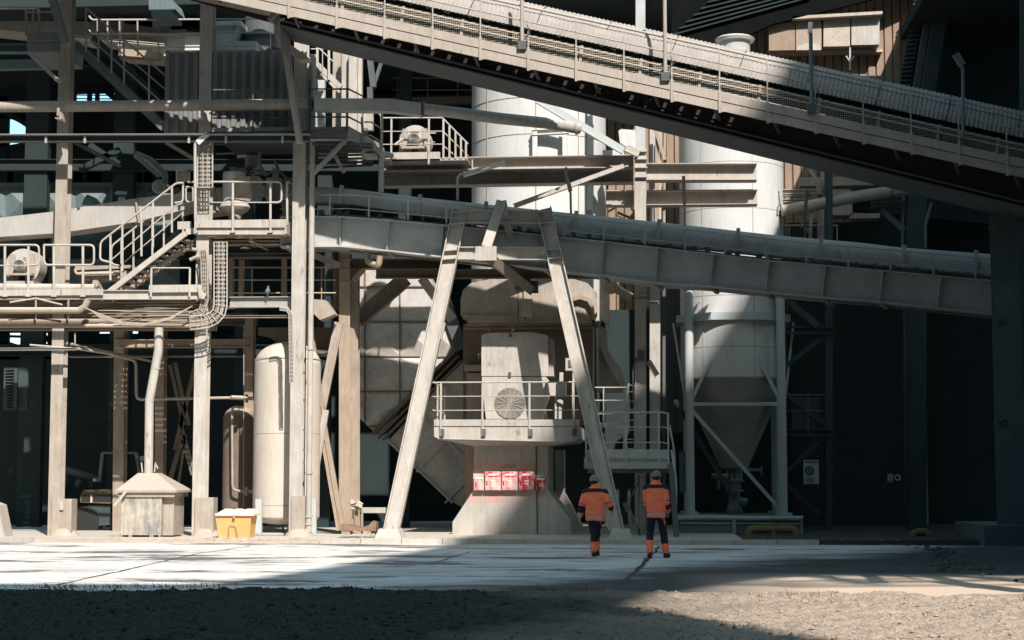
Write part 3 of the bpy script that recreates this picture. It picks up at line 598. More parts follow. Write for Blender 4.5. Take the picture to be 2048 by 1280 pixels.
# ================================================================== hoist gantry (A frame)
YA = 44.2
r = T('hoist_gantry', 'beige steel A-frame hoist gantry straddling the mill platform', 'gantry', P(1000,1070,YA))
def leg(x0, y0, Yb, x1, y1, Yt, nm='leg'):
    m = MB(); a, b = P(x0,y0,Yb), P(x1,y1,Yt); m.bar(a, b, .34, .02, offd=.0); m.bar(a, b, .03, .26, off=.18); m.bar(a, b, .03, .26, off=-.18); m.build(nm, 'beige', r)
leg(783,1060,43.2, 921,420,44.4); leg(1233,1060,43.2, 1088,418,44.4)
def plates(x0, y0, x1, y1, ts):
    for t in ts:
        x, y = lerp(x0,x1,t), lerp(y0,y1,t); m = MB(); c = P(x, y, lerp(43.2,44.4,t)-.07); m.bar(c+Vector((-.19,0,0)), c+Vector((.19,0,.03)), .025, .16); m.build('stiffener', 'beige', r)
plates(783,1060,921,420,(.872,.955,.99,.845)); plates(1233,1060,1088,418,(.872,.955,.99,.845))
for y0, Y_ in ((434,44.35),(507,44.25)):
    x0 = lerp(921,783,(y0-420)/640)+12; x1 = lerp(1088,1233,(y0-418)/642)-12
    m = MB(); m.ib(P(x0,y0,Y_), P(x1,y0+1,Y_), .33, .24, .025); m.build('cross_beam', 'beige', r)
m = MB(); m.bar(P(1003,404,44.1), P(973,495,43.7), .25, .16); m.bar(P(1006,404,44.1),P(1028,512,45.1),.18,.16); m.build('head_post', 'beige', r)
m = MB(); c = P(951,493,43.6); d = P(993,521,43.6); m.box((c.x,43.55,c.z),(d.x,43.7,d.z)); m.build('end_plate', 'beige', r)
m = MB(); a, b = P(972,510,43.7), P(1058,578,46.0)
m.bar(a, b, .03, .30); m.bar(a, b, .24, .03, offd=-.14); m.bar(a, b, .24, .03, offd=.14); m.build('trolley_beam', 'beige2', r)
t = T('chain_hoist', 'rusty electric chain hoist hanging at the far end of the gantry beam', 'hoist', P(1050,600,45.9))
m = MB(); m.pbox(1030,558,1060,578,45.8,46.2); m.pbox(1062,562,1076,585,45.9,46.1); m.build('trolley', 'darksteel', t)
m = MB(); m.pbox(1041,598,1064,632,45.7,46.0); m.build('casing', 'tan', t)
m = MB(); m.bar(P(1046,575,45.9),P(1046,600,45.9),.03); m.bar(P(1036,575,45.9),P(1036,640,45.9),.02); m.tube([P(1037,605,45.85),P(1036,650,45.85),P(1024,662,45.85)],.012,5); m.tube([P(1050,632,45.85),P(1050,646,45.85)],.02,5); m.build('chain', 'darksteel', t)
def footing(x0, x1, y0, lab):
    t = T('footing', lab, 'footing', P((x0+x1)/2, 1078, 42.9)); m = MB(); a, b = P(x0,y0,42.75), P(x1,1080,42.75)
    vs = [(a.x-.03,42.7,.10),(b.x+.03,42.7,.10),(b.x+.03,43.6,.10),(a.x-.03,43.6,.10),(a.x+.06,42.78,a.z),(b.x-.06,42.78,a.z),(b.x-.06,43.5,a.z),(a.x+.06,43.5,a.z)]
    m.add(vs, [(0,1,2,3),(4,5,6,7),(0,1,5,4),(1,2,6,5),(2,3,7,6),(3,0,4,7)])
    for k in range(40): stone(Vector((random.uniform(a.x,b.x), random.uniform(42.8,43.4), a.z)), random.uniform(.02,.07))
    m.build('block', 'concrete', t)
footing(752,801,1058,'dirt covered concrete footing under the sunlit gantry leg'); footing(1219,1263,1058,'grey concrete footing under the shaded gantry leg behind the walking workers')
# ================================================================== mill with platform and pedestal
r = T('mill', 'dusty brown grinding mill with rounded hood behind the hoist gantry', 'mill', P(1050,900,50))
m = MB(); m.prism([(921,630),(921,600),(926,580),(942,566),(985,557),(1060,555),(1140,556),(1175,566),(1190,582),(1194,604),(1194,630)], 48.6, 51.5, smooth=False); m.build('hood', 'beige2', r)
m = MB(); m.prism([(925,630),(1190,630),(1190,637),(1182,637),(1182,646),(935,646),(935,637),(925,637)], 48.5, 51.5); m.build('flange', 'tan', r)
m = MB(); m.prism([(926,648),(1190,648),(1192,850),(926,850)], 49.0, 51.5); m.build('body', 'brownsteel', r)
m = MB(); m.pbox(930,648,1186,651,48.85,49); m.pbox(930,655,1190,657,48.95,49)
for x, y in ((978,658),(1026,655),(1150,662)): m.lathe(P(x,y,48.95), [(0,-.03),(.06,-.03),(.06,.1)], 12, axis='Y')
m.build('tie_rod', 'tan', r)
m = MB(); m.prism([(933,746),(962,746),(962,840),(933,840)],48.7,49); m.pbox(929,730,965,742,48.6,49); m.build('duct', 'beige2', r)
m = MB(); m.prism([(1196,560),(1219,556),(1219,655),(1205,640),(1190,646),(1190,636)],48.9,49.2); m.prism([(1197,648),(1214,660),(1216,700),(1240,735),(1254,772),(1246,780),(1222,742),(1197,690)],49.1,49.3)
m.prism([(1197,690),(1246,760),(1246,785),(1197,785)],49.3,49.5); m.build('chute', 'beige', r)
m = MB(); m.bar(P(1194,655,48.9), P(1196,830,48.9), .04, .04); m.bar(P(1187,655,48.9), P(1187,800,48.9), .04, .04); m.build('guide_rail', 'beige', r)
m = MB(); m.prism([(1118,640),(1122,612),(1140,595),(1165,590),(1180,596),(1188,612),(1190,640),(1184,640),(1182,616),(1175,603),(1160,598),(1142,603),(1130,618),(1126,640)],48.4,48.6) ; m.build('seal', 'tan', r)
m = MB(); m.lathe(P(1222,573,47.6), [(0,0),(.19,.02),(.2,.1),(.14,.3)], 16, axis='Y'); m.tube([P(1228,575,47.8),P(1262,595,47.9)], .12, 10); m.build('vent_pipe', 'tan', r)
# yellow sign on the body
t = T('warning_sign', 'small square yellow framed warning sign on the brown mill wall', 'sign', P(957,714,48.9)); m = MB(); m.pbox(954,704,964,723,48.94,48.96); m.build('plate', 'yellow', t)
m = MB(); m.pbox(955.6,707,962.5,715,48.925,48.935); m.build('field', 'label', t); m = MB(); m.prism([(957,714),(958.4,709),(960,709),(961.5,714)],48.91,48.92); m.build('symbol', 'black', t)
# drive motor cabinet
t = T('fan_housing', 'tall pale drive housing with round grille standing on the mill platform', 'fan housing', P(1028,838,47.2))
YM = 46.3
m = MB(); m.prism([(963,670),(977,666),(1060,664),(1080,667),(1095,671),(1097,752),(963,752)], YM, YM+1.1); m.build('upper_casing', 'beige', t)
m = MB(); m.prism([(964,753.5),(1092,753.5),(1100,765),(1095,790),(1086,815),(1084,838),(972,838),(964,770)], YM, YM+1.1); m.build('lower_casing', 'beige', t)
m = MB(); m.prism([(1095,671),(1105,678),(1108,752),(1097,752)], YM+.25, YM+1.1); m.build('side_panel', 'beige2', t)
m = MB(); c = P(1020,806,YM-.03)
m.lathe(c, [(0,.01),(.41,.01)], 40, axis='Y', mi=1)
for k in range(15): m.lathe(c, [(.03+k*.026,0),(.038+k*.026,-.012),(.046+k*.026,0)], 40, axis='Y')
for k in range(8): a = k*math.pi/8; m.bar(c+Vector((math.cos(a)*.41,-.02,math.sin(a)*.41)), c-Vector((math.cos(a)*.41,.02,math.sin(a)*.41)), .012)
m.build('grille', ['beige', 'dark'], t)
m = MB(); m.pbox(1018,667,1023,674,YM-.06,YM); m.pbox(1017,744,1022,754,YM-.05,YM); m.build('latch', 'darksteel', t)
# deck
r = T('mill_platform', 'rounded concrete mill platform with handrail above the red boxes', 'platform', P(1012,890,46))
YP = 45.0
m = MB(); m.prism([(868,839),(1159,839),(1159,852),(868,852)], YP, YP+.03); m.build('kick_plate', 'beige', r)
m = MB(); m.prism([(868,852.5),(1160,852.5),(1160,876),(1150,882),(1130,884),(882,880),(868,873)], YP+.03, YP+3.5); m.build('deck', 'beige', r)
m = MB(); a = P(880,878,YP); b = P(1140,884,YP); c = P(945,892,YP+.9); d = P(1096,892,YP+.9)
m.add([a,b,Vector((b.x,YP+3,b.z)),Vector((a.x,YP+3,a.z)),c,d,Vector((d.x,YP+3,c.z)),Vector((c.x,YP+3,c.z))], [(0,1,5,4),(4,5,6,7),(1,2,6,5),(0,3,7,4)]); m.build('haunch', 'concrete', r)
railing(r, YP-.03, [(866,765),(1157,764)], (28,56), [882,965,1059,1146], 872, .02)
for y in (765,793,820):
    m = MB(); m.tube([P(866,y,YP-.03), Vector((P(866,y,YP).x, YP+2.6, P(866,y,YP).z))], .018, 6); m.build('rail', 'beige', r)
for yy in (.9,1.7,2.5):
    m = MB(); q = P(867,765,YP); m.bar((q.x,YP+yy,q.z),(q.x,YP+yy,P(867,852,YP).z),.04,.04); m.build('post', 'beige', r)
for x in (882,965,1059,1146): m = MB(); m.pbox(x-1,858,x+6,872,YP-.05,YP+.03); m.build('bracket', 'darksteel', r)
r = T('pedestal', 'flared concrete pedestal with faded red bands beneath the mill platform', 'pedestal', P(1025,1078,46))
YE = 45.9
MATS['pedmat'] = mat('pedmat', (.50,.46,.41), (.30,.275,.25), sc=1.3, streak=1, sc2=7, bump=.3)
t_ = MATS['pedmat'].node_tree; bs_ = t_.nodes['Principled BSDF']; src = bs_.inputs['Base Color'].links[0].from_socket
tc_ = N(t_, 'ShaderNodeTexCoord'); sx_ = N(t_, 'ShaderNodeSeparateXYZ'); t_.links.new(tc_.outputs['Object'], sx_.inputs[0])
def band(z0, z1):
    a = N(t_, 'ShaderNodeMath', operation='GREATER_THAN'); a.inputs[1].default_value = z0; t_.links.new(sx_.outputs[2], a.inputs[0])
    b = N(t_, 'ShaderNodeMath', operation='LESS_THAN'); b.inputs[1].default_value = z1; t_.links.new(sx_.outputs[2], b.inputs[0])
    c = N(t_, 'ShaderNodeMath', operation='MULTIPLY'); t_.links.new(a.outputs[0], c.inputs[0]); t_.links.new(b.outputs[0], c.inputs[1]); return c.outputs[0]
zb = P(1020,1078,46).z
zz = lambda y: P(1020,y,YE).z-zb
ad = N(t_, 'ShaderNodeMath', operation='ADD'); t_.links.new(band(zz(941),zz(924)), ad.inputs[0]); t_.links.new(band(zz(1006),zz(984)), ad.inputs[1])
nn = N(t_, 'ShaderNodeTexNoise'); nn.inputs['Scale'].default_value = 1.6; nn.inputs['Detail'].default_value = 8; t_.links.new(tc_.outputs['Object'], nn.inputs['Vector'])
rr_ = N(t_, 'ShaderNodeMapRange'); rr_.inputs[1].default_value = .35; rr_.inputs[2].default_value = .6; rr_.inputs[4].default_value = .38; t_.links.new(nn.outputs[0], rr_.inputs[0])
mu = N(t_, 'ShaderNodeMath', operation='MULTIPLY'); t_.links.new(ad.outputs[0], mu.inputs[0]); t_.links.new(rr_.outputs[0], mu.inputs[1])
mc = N(t_, 'ShaderNodeMix', data_type='RGBA'); t_.links.new(mu.outputs[0], mc.inputs[0]); t_.links.new(src, mc.inputs[6]); mc.inputs[7].default_value = (.62,.16,.10,1); t_.links.new(mc.outputs[2], bs_.inputs['Base Color'])
m = MB(); m.prism([(947,888),(1096,888),(1096,982),(1142,1040),(1142,1079),(905,1079),(905,1044),(946,982)], YE, YE+2.6); m.build('block', 'pedmat', r)
m = MB(); m.bar(P(1072,888,YE-.02), P(1075,1078,YE-.02), .03, .03); m.build('cable_duct', 'darksteel', r)
m = MB()
for k in range(9): m.bar(P(1072.3,898+k*9,YE-.045), P(1072.4,901+k*9,YE-.045), .02, .01)
m.build('tie', 'yellow', r)
m = MB(); m.prism([(1110,900),(1128,900),(1128,985),(1168,1060),(1168,1079),(1143,1079),(1143,1040),(1110,985)], YE+2.4, YE+3.2); m.build('rear_leg', 'concrete', r)
m = MB(); m.prism([(930,900),(946,895),(946,985),(931,1005)], YE+.8, YE+2.6); m.build('side_block', 'tan', r)
# lettering above the boxes
def strokes(m, word, x0, y0, w, h, Y, th, gap=1.35):
    F = {'L':[((0,0),(0,1)),((0,1),(1,1))],'O':[((0,0),(1,0)),((1,0),(1,1)),((1,1),(0,1)),((0,1),(0,0))],'T':[((0,0),(1,0)),((.5,0),(.5,1))]}
    for i, ch in enumerate(word):
        for a, b in F[ch]: m.bar(P(x0+i*w*gap+a[0]*w, y0+a[1]*h, Y), P(x0+i*w*gap+b[0]*w, y0+b[1]*h, Y), th, .003)
m = MB(); strokes(m, 'LOTOTO', 1003, 930, 3.8, 5, YE-.005, .013); m.build('lettering', 'darksteel', r)
# red boxes
G_ = 'red lockout boxes on the pedestal'
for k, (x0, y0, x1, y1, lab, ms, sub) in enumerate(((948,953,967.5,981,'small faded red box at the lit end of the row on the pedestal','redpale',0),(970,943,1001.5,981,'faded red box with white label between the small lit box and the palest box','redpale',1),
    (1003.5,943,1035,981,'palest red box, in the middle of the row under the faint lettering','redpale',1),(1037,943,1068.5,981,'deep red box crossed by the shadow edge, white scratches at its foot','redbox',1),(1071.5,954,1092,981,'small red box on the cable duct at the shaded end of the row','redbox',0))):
    t = T('lockout_box', lab, 'box', P((x0+x1)/2, y1, YE), G_)
    m = MB(); m.pbox(x0, y0, x1, y1, YE-.16, YE-.01); m.build('body', ms, t)
    m = MB()
    if sub: m.prism([(x0+.6,y0+11),(x0+.6,y0+4),(x0+3,y0+1),(x1-3,y0+1),(x1-.6,y0+4),(x1-.6,y0+11)], YE-.175, YE-.16); m.build('top_door', 'redbox', t)
    m = MB(); m.pbox(x0+1, y0+(11.5 if sub else 1), x1-1, y1-1, YE-.172, YE-.162); dr_ = m.build('door', ms, t)
    m = MB(); m.pbox((x0+x1)/2-(8.5 if sub else 7.5), y0+(4.5 if sub else 2), (x0+x1)/2+(8 if sub else 7.5), y0+(8 if sub else 5.5), YE-.185, YE-.176); m.build('label_plate', 'label', t if sub else dr_)
    m = MB(); m.pbox(x0+3, y0+19 if sub else y0+12, x0+4.4, y0+28 if sub else y0+21, YE-.19, YE-.173); m.build('handle', 'black', dr_)
    m = MB()
    for j in range(3 if k in (1,2) else 2): m.pbox((x0+x1)/2-4, y0+(18+j*5 if sub else 13+j*4), (x0+x1)/2+5, y0+(20+j*5 if sub else 14.5+j*4), YE-.176, YE-.1725)
    if k != 0: m.build('printed_lines', 'label', dr_)
# ---- equipment standing on the deck at the right of the housing
t = T('instrument_stand', 'pale box and piping on a stand beside the fan housing', 'instrument', P(1110,838,46.2))
m = MB(); m.pbox(1091,763,1131,792,46.0,46.4); m.build('cabinet', 'beige', t)
m = MB(); m.bar(P(1112,792,46.2),P(1112,838,46.2),.06); m.bar(P(1123,745,46.2),P(1121,838,46.2),.10); m.tube([P(1092,765,46),P(1088,790,46),P(1094,838,46)],.02,6); m.bar(P(1116,800,46.1),P(1128,806,46.1),.09); m.build('stand', 'beige', t)
t = T('call_station', 'small pale call station on a pole in front of the shaded mill wall', 'call station', P(1147,838,45.4))
m = MB(); m.pbox(1131,716,1152,741,45.3,45.5); m.build('box', 'beige', t); m = MB(); m.bar(P(1147,741,45.4),P(1147,850,45.4),.05); m.build('pole', 'beige', t); m = MB(); m.pbox(1137,720,1144,734,45.27,45.3); m.build('handset', 'darksteel', t)
# ================================================================== quilted duct
r = T('exhaust_duct', 'large quilted sheet metal duct running down diagonally beside the mill', 'duct', P(850,900,48.5))
YD = 51.0
def quilt(name, poly, cells, Y, dep=1.8, apex=.17, mt='quilt'):
    m = MB(); m.prism(poly, Y, Y+dep); o = m.build(name, mt, r)
    m = MB()
    for c in cells:
        v = [P(x, y, Y-.004) for x, y in c]; q = sum(v, Vector())/len(v) - Vector((0, apex, 0)); n = len(v)
        m.add(v+[q], [(i, (i+1)%n, n) for i in range(n)])
    m.build('pressed_panel', mt, o)
def inpoly(pt, poly):
    x, y = pt; c = False; n = len(poly)
    for i in range(n):
        (x0,y0),(x1,y1) = poly[i], poly[(i+1)%n]
        if (y0 > y) != (y1 > y) and x < (x1-x0)*(y-y0)/(y1-y0)+x0: c = not c
    return c
def clip(sub, poly):
    out = list(sub); n = len(poly)
    for i in range(n):
        a, b = poly[i], poly[(i+1)%n]; inp = out; out = []
        f = lambda p: (b[0]-a[0])*(p[1]-a[1])-(b[1]-a[1])*(p[0]-a[0])
        for j in range(len(inp)):
            p, q = inp[j], inp[(j+1)%len(inp)]; fp, fq = f(p), f(q)
            if fp >= 0: out.append(p)
            if (fp >= 0) != (fq >= 0): t = fp/(fp-fq); out.append((lerp(p[0],q[0],t), lerp(p[1],q[1],t)))
        if not out: return []
    return out
u1 = [(717,540),(850,540),(882,600),(912,700),(748,864),(717,834)]
cells = []
for i in range(-1, 4):
    for j in range(0, 5):
        x, y = 730+i*70, 643+j*70; c = clip([(x,y),(x+70,y),(x+70,y+70),(x,y+70)], u1)
        if len(c) > 2 and abs(sum(c[k][0]*c[(k+1)%len(c)][1]-c[(k+1)%len(c)][0]*c[k][1] for k in range(len(c))))/2 > 500: cells.append(c)
quilt('upper_duct', u1, cells, YD)
for k in range(-1, 4):
    yy = 643+70*k; seg = clip([(715,yy-.6),(930,yy-.6),(930,yy+.6),(715,yy+.6)], u1)
    if len(seg) > 2: m = MB(); a = P(min(p[0] for p in seg)+1, yy, YD-.03); b = P(max(p[0] for p in seg)-1, yy, YD-.03); m.bar(a, b, .035, .05); m.build('bolted_seam', 'brownsteel', r)
for k in range(0, 3):
    xx = 730+70*k; seg = clip([(xx-.6,540),(xx+.6,540),(xx+.6,870),(xx-.6,870)], u1)
    if len(seg) > 2: m = MB(); m.bar(P(xx, min(p[1] for p in seg)+1, YD-.03), P(xx, max(p[1] for p in seg)-1, YD-.03), .03, .05); m.build('bolted_seam', 'brownsteel', r)
m = MB(); m.bar(P(912,700,YD-.1), P(748,866,YD-.1), .10, .3); m.bar(P(918,712,YD-.1), P(756,877,YD-.1), .05, .3); m.bar(P(924,722,YD-.12), P(766,880,YD-.12), .06, .3); m.build('flange', 'brownsteel', r)
u2 = [(776,882),(926,722),(1000,790),(1000,905),(935,925),(930,1022),(905,1005),(850,950)]
d1 = Vector((1,1)).normalized(); cells = []
for i in range(0, 5):
    for j in range(-2, 5):
        o = (776+i*58-j*0, 882+i*62)
        q = [(776+i*57+j*58, 882+i*62-j*60), (776+(i+1)*57+j*58, 882+(i+1)*62-j*60), (776+(i+1)*57+(j+1)*58, 882+(i+1)*62-(j+1)*60), (776+i*57+(j+1)*58, 882+i*62-(j+1)*60)]
        c = clip(q, [(776,882),(926,722),(1000,790),(1000,905),(932,1015),(905,1003),(850,950)])
        if len(c) > 2 and abs(sum(c[k][0]*c[(k+1)%len(c)][1]-c[(k+1)%len(c)][0]*c[k][1] for k in range(len(c))))/2 > 500: cells.append(c)
quilt('lower_duct', [(776,882),(926,722),(1000,790),(1000,905),(932,1018),(905,1004),(850,950)], cells, YD, 1.8, .05)
m = MB()
for i in range(5): m.bar(P(776+i*57, 882+i*62, YD-.05), P(776+i*57+110, 882+i*62-114, YD-.05), .05, .06) if i in (1,2) else None
m.bar(P(846,830,YD-.05), P(930,915,YD-.05), .04, .05); m.bar(P(776,882,YD-.06),P(905,1006,YD-.06),.05,.1); m.build('seam', 'quilt', r)
m = MB(); m.bar(P(888,600,YD-.1), P(925,700,YD-.1), .35, .3); m.build('brace', 'darksteel', r)
r = T('duct_braces', 'crossing steel braces in front of the sunlit duct top', 'brace', P(800,600,47.8))
m = MB(); m.bar(P(812,556,47.6), P(716,640,47.6), .42, .12); m.bar(P(812,575,47.5), P(722,652,47.5), .03, .25); m.build('brace', 'brownsteel', r)
m = MB(); m.ib(P(843,556,47.2), P(905,640,47.2), .26, .1, .05); m.build('strut', 'beige', r)
t = T('junction_box', 'pale box fixed on the slanted gantry leg', 'box', P(882,670,44.0)); m = MB(); m.bar(P(886,645,43.95),P(879,678,43.95),.14,.1); m.build('box', 'beige', t)
# ================================================================== big grey silo
def cyl_at(xc, xw, y0, y1, Y):     # axis point and radius so that the silhouette spans xw px at distance Y (axis)
    a = P(xc, y1, Y); b = P(xc, y0, Y); return a, b, xw/2*Y/FPX
r = T('storage_silo', 'big pale grey cylindrical silo between the two conveyors with shadows across it', 'silo', P(1078,640,51.5))
a, b, R = cyl_at(1078, 272, 165, 600, 51.5)
m = MB(); m.lathe((a.x,51.5,a.z), [(R,0),(R,b.z-a.z)], 64); m.dome((a.x,51.5,b.z), R, .3, 64, 4); m.build('shell', 'white', r)
m = MB()
for y in (222, 293, 470): m.lathe((a.x,51.5,P(1078,y,51.5).z), [(R,-.02),(R+.012,-.01),(R+.012,.01),(R,.02)], 64)
for aa in (-2.35,-1.55,-.9): c, s = math.cos(aa), math.sin(aa); m.bar((a.x+(R+.005)*c,51.5+(R+.005)*s,a.z), (a.x+(R+.005)*c,51.5+(R+.005)*s,b.z), .03, .02)
m.build('seam', 'tan', r)
m = MB(); aa = -.86; m.build
m.bar(P(1180,165,50.0), P(1180,420,50.0), .16, .12); m.build('side_duct', 'bluepaint', r)
# ================================================================== white silo on legs
YS = 51.8
r = T('cone_silo', 'tall white silo with grey cone carried on round legs at a pale plinth', 'silo', P(1467,1030,YS))
a, b, R = cyl_at(1466, 206, 150, 762, YS)
R *= 1.0; cx, cz0 = a.x, a.z
m = MB(); m.lathe((cx,YS,cz0), [(R,0),(R,b.z-cz0)], 72); m.dome((cx,YS,b.z), R, .4, 72, 4); m.build('shell', 'white', r)
zc = P(1466,935,YS-0).z
m = MB(); m.lathe((cx,YS,cz0), [(R-.004,0),(R*.27,zc-cz0),(R*.2,zc-cz0-.05)], 72); m.build('cone', 'cone', r)
m = MB(); m.lathe((cx,YS,cz0), [(R+.003,.0),(R+.012,.01),(R+.012,.05),(R+.003,.06)], 72); 
for yy in (200,340,430,520,600,700): m.lathe((cx,YS,P(1466,yy,YS).z), [(R,-.012),(R+.007,0),(R,.012)], 72)
for aa in (-2.2,-1.2,-.5): m.bar((cx+(R+.003)*math.cos(aa),YS+(R+.003)*math.sin(aa),cz0),(cx+(R+.003)*math.cos(aa),YS+(R+.003)*math.sin(aa),b.z),.02,.008)
for yy in (830,890): tt = (P(1466,yy,YS).z-cz0)/(zc-cz0); rr0 = lerp(R,R*.27,tt); m.lathe((cx,YS,P(1466,yy,YS).z), [(rr0,-.012),(rr0+.012,0),(rr0,.012)], 64)
m.build('seam', 'cone', r)
m = MB(); zr = P(1466,633,YS-1.5).z; m.lathe((cx,YS,zr), [(R+.26,-.1),(R+.26,.12),(R,.12),(R,-.1),(R+.26,-.1)], 8, False, a0=-math.pi/8, a1=2*math.pi-math.pi/8); m.build('ring_beam', 'bluepaint', r)
lg = []
for sx, sy in ((-1,-1),(1,-1),(-1,1),(1,1)):
    x = cx + sx*R*.86; y = YS + sy*R*.86 ; m = MB(); m.tube([(x,y,.53),(x,y,zr+.9 if sy < 0 else zr)], .13, 16); m.tube([(x,y,.53),(x,y,.60)], .26, 12)
    if sy < 0: m.tube([(x,y,zr+.88),(x,y,zr+.92)], .26, 12)
    m.build('leg', 'bluepaint', r); lg.append((x,y))
yf = lg[0][1]-.02
zV = zr-.12; zH = P(1466,808,yf).z
for a0, b0 in (((cx-.15,zV),(lg[0][0]+.05,zH+.1)),((cx+.15,zV),(lg[1][0]-.05,zH+.1)),((lg[0][0],zH),(lg[1][0],zH)),((lg[0][0],zH-.1),(lg[1][0],.6))):
    m = MB(); m.bar((a0[0],yf,a0[1]),(b0[0],yf,b0[1]),.10,.08); m.build('brace', 'bluepaint', r)
for sx in (-1,1):
    m = MB(); x = lg[0][0] if sx < 0 else lg[1][0]; m.bar((cx+sx*(R+.22),YS-.5,zr-.1),(x+sx*.1,yf+.2,zH),.06,.06); m.build('brace', 'bluepaint', r)
# writing on the shell, wrapping out of sight at the side
def wrapstroke(m, pts, w=.05):
    vs = []
    for (u, z) in pts: an = u/R - math.pi/2; vs.append((Vector((cx+(R+.006)*math.cos(an), YS+(R+.006)*math.sin(an), z))))
    for p, q in zip(vs, vs[1:]): m.bar(p, q, w, .012)
m = MB(); zt = P(1560,385,YS-.5).z; z1 = P(1560,435,YS-.5).z; hh = zt-z1
def uof(px): s = (px-1466)/103.; return R*math.asin(max(-1, min(1, s)))
wrapstroke(m, [(uof(1556),zt),(uof(1561.5),z1)], .06)
wrapstroke(m, [(uof(1561),z1+.03),(uof(1552),z1+.03),(uof(1553.5),z1+hh*.35),(uof(1558),z1+hh*.55),(uof(1560.5),z1+hh*.42)], .06)
wrapstroke(m, [(uof(1565.5),z1-.02),(uof(1566),z1+hh*.5)], .055); wrapstroke(m, [(uof(1566),z1+hh*.45),(uof(1568.2),z1+hh*.5),(uof(1568.8),z1+hh*.1)], .05); m.build('lettering', 'darksteel', r)
# valve train below the cone
r = T('rotary_valve', 'rotary discharge valve stacked with flanges under the silo cone', 'valve', P(1468,1030,YS))
q = lambda px, y: P(px, y, YS-.3)
m = MB(); zt = q(1468,930).z; zb2 = q(1468,1028).z
prof = [(.22,zt),(.22,zt-.05),(.32,zt-.06),(.32,zt-.1),(.24,zt-.12),(.24,zt-.42),(.30,zt-.44),(.30,zt-.48),(.2,zt-.5),(.2,zt-.7),(.28,zt-.72),(.28,zt-.78),(.17,zt-.8),(.17,zt-1.1),(.24,zt-1.3),(.24,zb2)]
m.lathe((cx,YS,0), prof, 20); m.build('body', 'teal', r)
m = MB(); m.tube([q(1423,952),q(1456,954)], .09, 10); m.tube([q(1437,960),q(1437,978)], .05, 8); m.build('actuator', 'teal', r); m = MB(); m.tube([q(1490,940),q(1524,941)], .05, 8); m.tube([q(1523,932),q(1523,950)], .03, 6); m.build('side_port', 'teal', r); m = MB(); m.tube([q(1480,1003),q(1494,1006)], .13, 12); m.build('motor', 'teal', r)
m = MB()
for dx in (-.2,-.07,.07,.2): m.tube([(cx+dx,YS-.26,zt-.1),(cx+dx,YS-.26,zt-.45)], .012, 5)
m.build('rod', 'grey', r)
r = T('silo_plinth', 'low teal grey concrete plinth carrying the silo legs', 'plinth', P(1480,1075,47))
m = MB(); a, b = P(1357,1040,47.2), P(1606,1074,47.2); m.box((a.x,47.2,.1),(b.x,53.8,.53)); m.build('slab', 'teal', r)
m = MB(); m.tube([P(1345,1036,47.1),P(1420,1034,47.1),P(1500,1037,47.1),P(1606,1036,47.1)], .06, 8); m.tube([P(1360,1046,47.15),P(1600,1048,47.15)], .02, 6); m.build('pipe', 'bluepaint', r)
m = MB(); m.bar(P(1603,1040,47.1),P(1604,1072,47.1),.05); m.bar(P(1468,1040,47.1),P(1468,1070,47.1),.10); m.build('edge_trim', 'grey', r)
def hoop(x0, x1, y0, y1, Y, rr, lab, foot=None):
    t = T('pipe_guard', lab, 'guard rail', P((x0+x1)/2,y1,Y)); m = MB(); m.bend([P(x0,y1,Y),P(x0+2,y0,Y),P(x1-2,y0,Y),P(x1,y1,Y)], rr, .35, 10); m.build('hoop', 'yellow', t)
    if foot: m = MB(); m.tube([P(foot,y0+4,Y),P(foot,y1-2,Y)], rr*.8, 8); m.build('post', 'yellow', t)
hoop(1497,1592,1058,1078,46.0,.10,'worn yellow pipe guard standing before the silo plinth',1548); hoop(1826,1858,1064,1085,45.5,.10,'small worn yellow pipe guard in the dark shed opening')
# black rear parts between silo and steel column: vertical pipes
r = T('pipe_bundle', 'row of dark vertical pipes behind the round silo leg', 'pipes', P(1345,860,54))
for k, x in enumerate((1326,1336,1346,1356)):
    m = MB(); m.tube([P(x,865,54),P(x,560,54)], .14, 10); m.build('pipe', 'darksteel', r)
t = T('wall_cabinet', 'grey electrical cabinet standing behind the silo leg nearest the stair', 'cabinet', P(1366,990,51)); m = MB(); m.pbox(1359,903,1374,985,51,51.4); m.build('body', 'teal', t)
# vent cap over the white silo
r = T('roof_vent', 'round vent cap on the white silo top above the conveyor hood', 'vent', P(1472,100,YS))
m = MB(); c = P(1470,112,YS); m.lathe((c.x,YS,c.z), [(.45,0),(.45,.42),(.56,.42),(.60,.5),(.5,.56),(0,.58)], 28); m.build('cap', 'girder', r)
# ================================================================== steel tower around the big silo
r = T('steel_tower', 'beige steel column and free-ended twin beams in front of both silos', 'steel frame', P(1281,1079,46.8))
YC = 46.6
m = MB(); m.hb(P(1281,1072,YC), P(1281,300,YC), .30, .3, .03); m.build('column', 'beige', r)
m = MB(); m.hb(P(1281,300,YC), P(1281,-60,YC), .26, .3, .03); m.build('column', 'girder', r)
m = MB(); m.hb(P(1310,1062,50.3), P(1310,230,50.3), .30, .3, .02); m.build('column', 'beige', r)
m = MB(); m.bar(P(1328,1060,50.6), P(1328,240,50.6), .09, .2); m.build('column', 'darksteel', r)
for y in (600,318,335,354,590): m = MB(); m.bar(P(1268,y,YC-.2), P(1295,y,YC-.2), .03, .1); m.build('stiffener', 'beige', r)
m = MB(); m.pbox(1268,298,1293,303,YC-.25,YC+.2); m.build('cap_plate', 'beige', r)
for (x0,y0,x1,y1,w,mt,Y_) in ((768,332,1267,325,26,'beige',46.9),(768,363,1267,355,24,'beige',47.3),(1293,346,1513,346,34,'beige',46.9),(1212,398,1268,398,30,'beige',47.3),(1293,398,1514,396,30,'beige',47.3)):
    m = MB(); m.ib(P(x0,y0,Y_), P(x1,y1,Y_), w*Y_/FPX, .5, .02); m.build('beam', mt, r)
